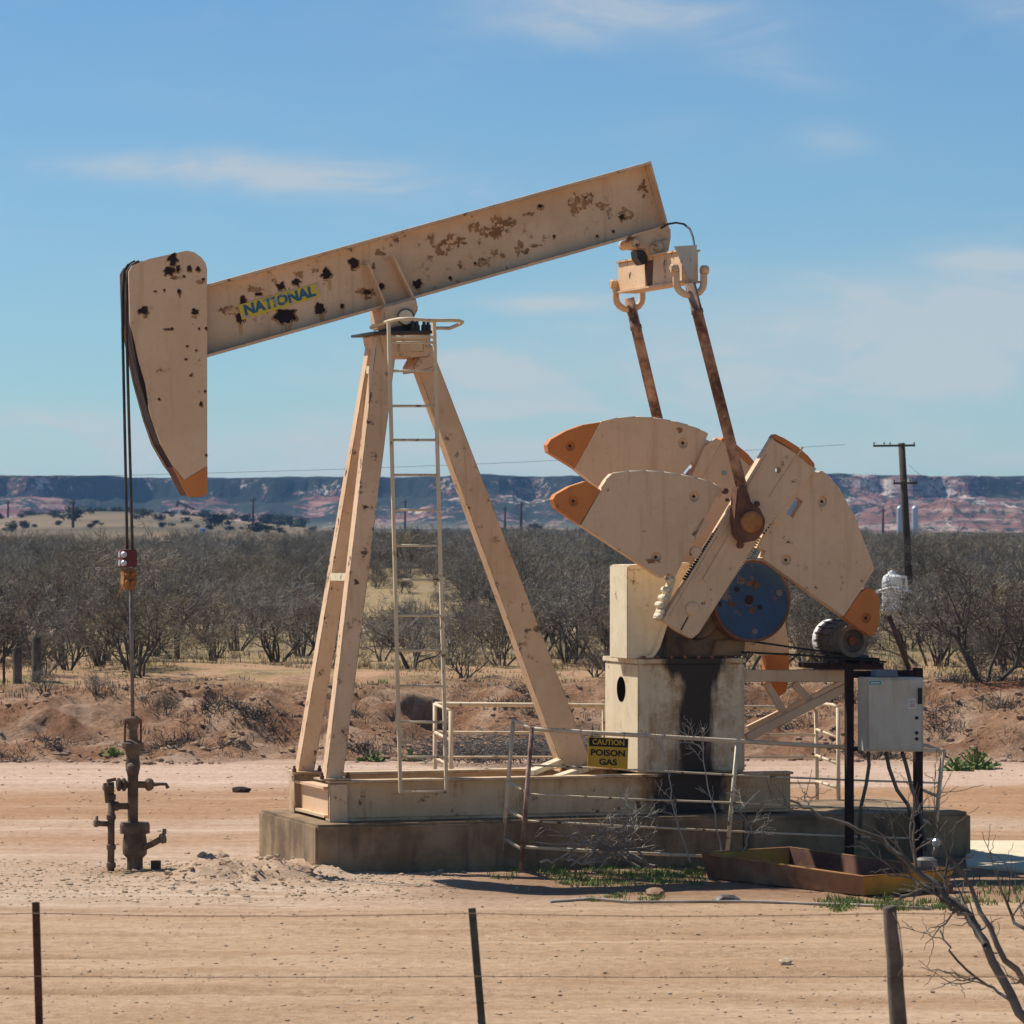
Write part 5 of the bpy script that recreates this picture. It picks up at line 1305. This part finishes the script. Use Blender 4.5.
for px, d_, pt, lab in ((8, 700, 500, 'thin far pole at the left edge of the plain'), (73, 520, 500, 'thin far pole beside the dark juniper on the left hill'), (253, 640, 497, 'thin far pole right of the horse head tip'), (405, 700, 499, 'thin far pole seen through the ladder'), (505, 650, 506, 'shorter far pole right of the rear leg'), (521, 560, 502, 'taller far pole right of the rear leg'), (883, 600, 508, 'thin far pole left of the tall leaning utility pole')):
    pole(px, d_, pt, 0, .16, lab, ((pt + 3, -3, 3),), group='far poles on the plain')
def tank(name, px, d_, ptop, pbot, wpx, mat, lab, cat='tank'):
    y = d_ - CAMD; x = gx(px, y); zt_ = CAMH - (ptop - HZ) / F * d_; zb = CAMH - (pbot - HZ) / F * d_; zb = min(zb, height(x, y)); r = wpx * d_ / F / 2
    root = thing(name, (x, y, zb), lab, cat); b = MB(); H_ = zt_ - zb
    b.lathe((x, y, zb - .3), ZAX, [(0, r), (H_ * .9 + .3, r)], 24); b.build('shell', mat, root)
    b = MB(); b.lathe((x, y, zb + H_ * .9), ZAX, [(0, r * 1.02), (H_ * .06, r * .6), (H_ * .09, .1)], 24); rf = b.build('roof', mat, root)
    b = MB(); b.lathe((x, y, zb + H_ * .98), ZAX, [(0, .08), (H_ * .05, .08)], 8); b.build('vent', mat, rf)
tank('storage_tank', 900, 900, 505, 521, 6.5, M['galv'], 'silver storage tank left of the leaning utility pole'); tank('storage_tank', 915, 900, 505, 521, 6.5, M['galv'], 'silver storage tank right of the leaning utility pole')
tank('blue_tank', 203, 420, 528, 536, 5.5, M['bluepaint'], 'small bright blue tank standing on the plain at the left')
# white poly tank in the brush
yw = 98 - CAMD
wt_ = thing('white_tank', (gx(893, yw), yw, height(gx(893, yw), yw)), 'white tank with a pipe on top among the brush beside the utility pole', 'tank')
b = MB(); c_ = P(892, 590, 98); b.lathe(c_ - ZAX * .5, ZAX, [(0, .25), (.72, .25), (.84, .21), (.90, .11), (.95, .09)], 20); b.build('shell', M['white'], wt_)
b = MB(); b.tube([P(892, 577, 97.6), P(906, 577, 97.6), P(907, 590, 97.6)], .035, 8); b.lathe(P(892, 580, 98), ZAX, [(0, .08), (.17, .08), (.24, .035)], 10); b.tube([P(876, 592, 97.5), P(892, 588, 97.5), P(912, 592, 97.5)], .045, 8); b.build('pipework', M['white'], wt_)
# far pump jack
yj = 800 - CAMD; xj = gx(186, yj); zj = height(xj, yj)
fj = thing('pump_jack', (xj, yj, zj), 'tiny far pump jack on the plain at the left', 'pump jack')
b = MB(); b.bar((xj - 1.5, yj, zj + 3.6), (xj + 1.7, yj, zj + 2.2), .3, .4); b.build('walking_beam', M['rust'], fj)
b = MB(); b.bar((xj - 1.6, yj, zj + 3.9), (xj - 1.8, yj, zj + 2.7), .3, .5); b.build('horse_head', M['rust'], fj)
for s in (-1, 1): b = MB(); b.bar((xj, yj, zj + 2.9), (xj + .9 * s, yj, zj - .2), .2, .2); b.build('leg', M['rust'], fj)
b = MB(); b.prism([Vector((xj + x, yj - .4, zj + z)) for x, z in ((.9, -.2), (2.2, -.2), (2.2, 1.0), (1.6, 1.5), (.9, 1.1))], Vector((0, .8, 0))); b.build('gear_reducer', M['rust'], fj)
# wooden posts at the left
for px, pt, pbm, wpx, lab, mat in ((17.5, 647, 682, 9, 'thick weathered wooden post at the left, nearer the picture edge', 'wood'), (36.5, 637, 677, 9, 'thick weathered wooden post at the left, taller of the two', 'wood'), (4, 641, 687, 2.6, 'thin steel fence post at the left edge on the bank', 'tpost')):
    d_ = 63.5; y = d_ - CAMD; x = gx(px, y); z = height(x, y); zt_ = CAMH - (pt - HZ) / F * d_; r = wpx * d_ / F / 2
    b = MB(); b.lathe((x, y, z - .3), ZAX, [(0, r * 1.05), (.3 + (zt_ - z) * .5, r), (.27 + zt_ - z, r * .98), (.3 + zt_ - z, r * .85)], 12); o = b.build('fence_post', M[mat], loc=(x, y, z)); tag(o, lab, 'post')
# junipers on the far hill
jv = []
for k in range(3):
    rj = random.Random(90 + k); mb_ = MB()
    cl = [(Vector((rj.gauss(0, .5), rj.gauss(0, .5), rj.uniform(.25, 1.3))), rj.uniform(.3, .6)) for _ in range(14)]
    for c0, rr_ in cl:
        for q in range(60):
            p = c0 + Vector((rj.gauss(0, 1), rj.gauss(0, 1), rj.gauss(0, .8))) * rr_ * .55; p.z = max(.05, p.z)
            e1 = Vector((rj.gauss(0, 1), rj.gauss(0, 1), rj.gauss(0, 1))).normalized(); e2 = e1.orthogonal().normalized(); s = .13
            mb_.add([p - e1 * s, p + e2 * s * .6, p + e1 * s, p - e2 * s * .6], [[0, 1, 2, 3]])
    mb_.tube([Vector((0, 0, -.2)), Vector((.05, 0, .8))], .08, 6)
    jv.append(mesh_only(mb_, 'juniper', M['juniper']))
jun = [(75, 523, 2.2), (30, 516, 1.2), (100, 513, 1.6), (118, 515, 1.5), (143, 521, 1.5), (57, 513, 1.2), (170, 514, 1.2), (205, 510, 1.6), (225, 511, 1.6), (245, 512, 1.5), (268, 513, 1.8), (285, 514, 1.8), (300, 516, 1.6), (215, 524, 2), (260, 527, 1.8), (12, 530, 1.4), (24, 527, 1.2), (160, 522, 1.1), (185, 516, 1)]
for k in range(80): jun.append((rnd.uniform(-60, 360), rnd.uniform(509, 528), rnd.uniform(.3, .9)))
for k in range(30): jun.append((rnd.uniform(380, 620), rnd.uniform(516, 530), rnd.uniform(.6, 1.3)))
for k in range(24): jun.append((rnd.uniform(780, 1080), rnd.uniform(526, 532), rnd.uniform(.6, 1.2)))
for k, (px, py, s) in enumerate(jun):
    d_ = lerp(860, 430, (py - 508) / 24); y = d_ - CAMD; x = gx(px, y)
    o = bpy.data.objects.new('juniper_bush', jv[k % 3]); COL.objects.link(o); o.location = (x, y, height(x, y)); s *= d_ / 1000; o.scale = (s * 1.25, s * 1.25, s); o.rotation_euler = (0, 0, k * 1.7)
    reg = 'on the pale hill left of the pump' if px < 370 else ('on the far plain behind the pump' if px < 700 else 'on the far plain right of the pump')
    tag(o, 'largest dark green juniper bush on the pale hill near the left edge' if k == 0 else 'dark green juniper bush ' + reg, 'bush', None if k == 0 else 'junipers ' + reg)

# ------------------------------------------------------------------ sky, sun, haze, camera
SUN = Vector((-.68, .42, 1.0)).normalized()
w = bpy.data.worlds.new('World'); sc.world = w; w.use_nodes = True; nt = w.node_tree
bg = nt.nodes['Background']; sky = nt.nodes.new('ShaderNodeTexSky'); sky.sky_type = 'NISHITA'; sky.sun_disc = False
el = math.asin(SUN.z); sky.sun_elevation = el; sky.sun_rotation = math.atan2(SUN.x, SUN.y)
sky.air_density = 1.0; sky.dust_density = .05; sky.ozone_density = 2.5; sky.altitude = 1000
def wn(t_, **k):
    n_ = nt.nodes.new(t_)
    for a, b_ in k.items(): setattr(n_, a, b_)
    return n_
tc = wn('ShaderNodeTexCoord'); sep = wn('ShaderNodeSeparateXYZ'); nt.links.new(tc.outputs['Generated'], sep.inputs[0])
def wm(op, a, b_=None, c=None):
    m = wn('ShaderNodeMath', operation=op)
    for i, v in enumerate((a, b_, c)):
        if v is None: continue
        if isinstance(v, (int, float)): m.inputs[i].default_value = v
        else: nt.links.new(v, m.inputs[i])
    return m.outputs[0]
def wnoise(scale, st, det, rough=.6):
    mp = wn('ShaderNodeMapping'); mp.inputs['Scale'].default_value = st; nt.links.new(tc.outputs['Generated'], mp.inputs[0])
    n_ = wn('ShaderNodeTexNoise'); n_.inputs['Scale'].default_value = scale; n_.inputs['Detail'].default_value = det; n_.inputs['Roughness'].default_value = rough; n_.inputs['Distortion'].default_value = .6
    nt.links.new(mp.outputs[0], n_.inputs['Vector']); return n_.outputs[0]
def wr(v, a, b_, c=0, d=1):
    m = wn('ShaderNodeMapRange', interpolation_type='SMOOTHSTEP')
    for i, q in ((1, a), (2, b_), (3, c), (4, d)): m.inputs[i].default_value = q
    nt.links.new(v, m.inputs[0]); return m.outputs[0]
def wisp(px, py, rx, ry, tilt=0):
    dx = wm('SUBTRACT', sep.outputs[0], (px - 512) / F); dz = wm('SUBTRACT', sep.outputs[2], (HZ - py) / F)
    dz = wm('ADD', dz, wm('MULTIPLY', dx, tilt))
    a = wm('POWER', wm('DIVIDE', dx, rx / F), 2.0); b_ = wm('POWER', wm('DIVIDE', dz, ry / F), 2.0)
    return wm('POWER', 2.718, wm('MULTIPLY', wm('ADD', a, b_), -1.0))
n1 = wr(wnoise(22, (1, 1, 3.2), 9, .62), .40, .72); n2_ = wr(wnoise(9, (1, 1, 2.6), 5), .38, .66)
tot = None
for (px, py, rx, ry, k, tl) in ((200, 170, 120, 15, .85, .02), (340, 182, 140, 20, .6, .05), (600, 12, 150, 32, .75, .1), (880, 330, 230, 48, 1.8, -.05), (835, 142, 40, 16, .25, .2), (770, 70, 60, 25, .3, .2), (1000, 262, 70, 9, .6, 0), (560, 305, 90, 9, .6, 0), (500, 370, 150, 26, .9, 0), (500, 410, 100, 8, 1.1, 0), (330, 380, 70, 12, .5, 0), (40, 420, 90, 12, .5, 0), (940, 385, 140, 18, .7, .1), (760, 450, 420, 40, .9, 0), (990, 10, 60, 20, .4, .2), (150, 455, 420, 36, .85, 0)):
    g_ = wm('MULTIPLY', wisp(px, py, rx, ry, tl), k * 1.7); tot = g_ if tot is None else wm('ADD', tot, g_)
cl = wm('MULTIPLY', tot, wm('ADD', .22, wm('ADD', wm('MULTIPLY', n1, .6), wm('MULTIPLY', n2_, .2))))
base_ = wm('MULTIPLY', wm('MULTIPLY', n1, n2_), .12)
cl = wm('MINIMUM', wm('ADD', cl, base_), .9)
tint = wn('ShaderNodeMix', data_type='RGBA', blend_type='MULTIPLY'); tint.inputs[0].default_value = 1; nt.links.new(sky.outputs[0], tint.inputs[6]); tint.inputs[7].default_value = (.635, .88, 1.06, 1)
mx_ = wn('ShaderNodeMix', data_type='RGBA'); nt.links.new(wm('MULTIPLY', cl, .75), mx_.inputs[0]); nt.links.new(tint.outputs[2], mx_.inputs[6]); mx_.inputs[7].default_value = (6.6, 7.0, 7.3, 1)
nt.links.new(mx_.outputs[2], bg.inputs['Color']); bg.inputs['Strength'].default_value = .075
ld = bpy.data.lights.new('sun', 'SUN'); ld.energy = 5.0; ld.angle = R(.53); ld.color = (1, .955, .88)
lo = bpy.data.objects.new('sun', ld); COL.objects.link(lo); lo.rotation_euler = (-SUN).to_track_quat('-Z', 'Y').to_euler(); lo.location = (-20, 10, 40)

b = MB(); x0, x1, y0, y1, z0, z1 = -2600, 2600, -60, 3300, -8, 32
b.add([(x, y, z) for z in (z0, z1) for y in (y0, y1) for x in (x0, x1)], [[0, 2, 3, 1], [4, 5, 7, 6], [0, 1, 5, 4], [2, 6, 7, 3], [0, 4, 6, 2], [1, 3, 7, 5]])
hz = bpy.data.materials.new('haze_air'); hz.use_nodes = True; hn = hz.node_tree; hn.nodes.remove(hn.nodes['Principled BSDF'])
pv = hn.nodes.new('ShaderNodeVolumePrincipled'); pv.inputs['Color'].default_value = (.30, .58, 1, 1); pv.inputs['Density'].default_value = .00014; pv.inputs['Anisotropy'].default_value = .1
hn.links.new(pv.outputs[0], hn.nodes['Material Output'].inputs['Volume'])
ho = b.build('haze', hz); tag(ho, 'thin blue haze over the plain', 'haze', kind='stuff')

cam = bpy.data.cameras.new('camera'); co_ = bpy.data.objects.new('camera', cam); COL.objects.link(co_); sc.camera = co_
cam.sensor_width = 36; cam.lens = F / 1024 * 36; cam.clip_start = .5; cam.clip_end = 9000
co_.location = (0, -CAMD, CAMH); co_.rotation_euler = (R(90) + math.atan((HZ - 512) / F), 0, 0)
cam.dof.use_dof = True; cam.dof.focus_distance = 40; cam.dof.aperture_fstop = 9
sc.view_settings.view_transform = 'Standard'; sc.view_settings.look = 'None'; sc.view_settings.exposure = 0.2; sc.view_settings.gamma = 1
sc.cycles.max_bounces = 6; sc.cycles.volume_bounces = 0; sc.cycles.transparent_max_bounces = 4
print('trees', NT_)
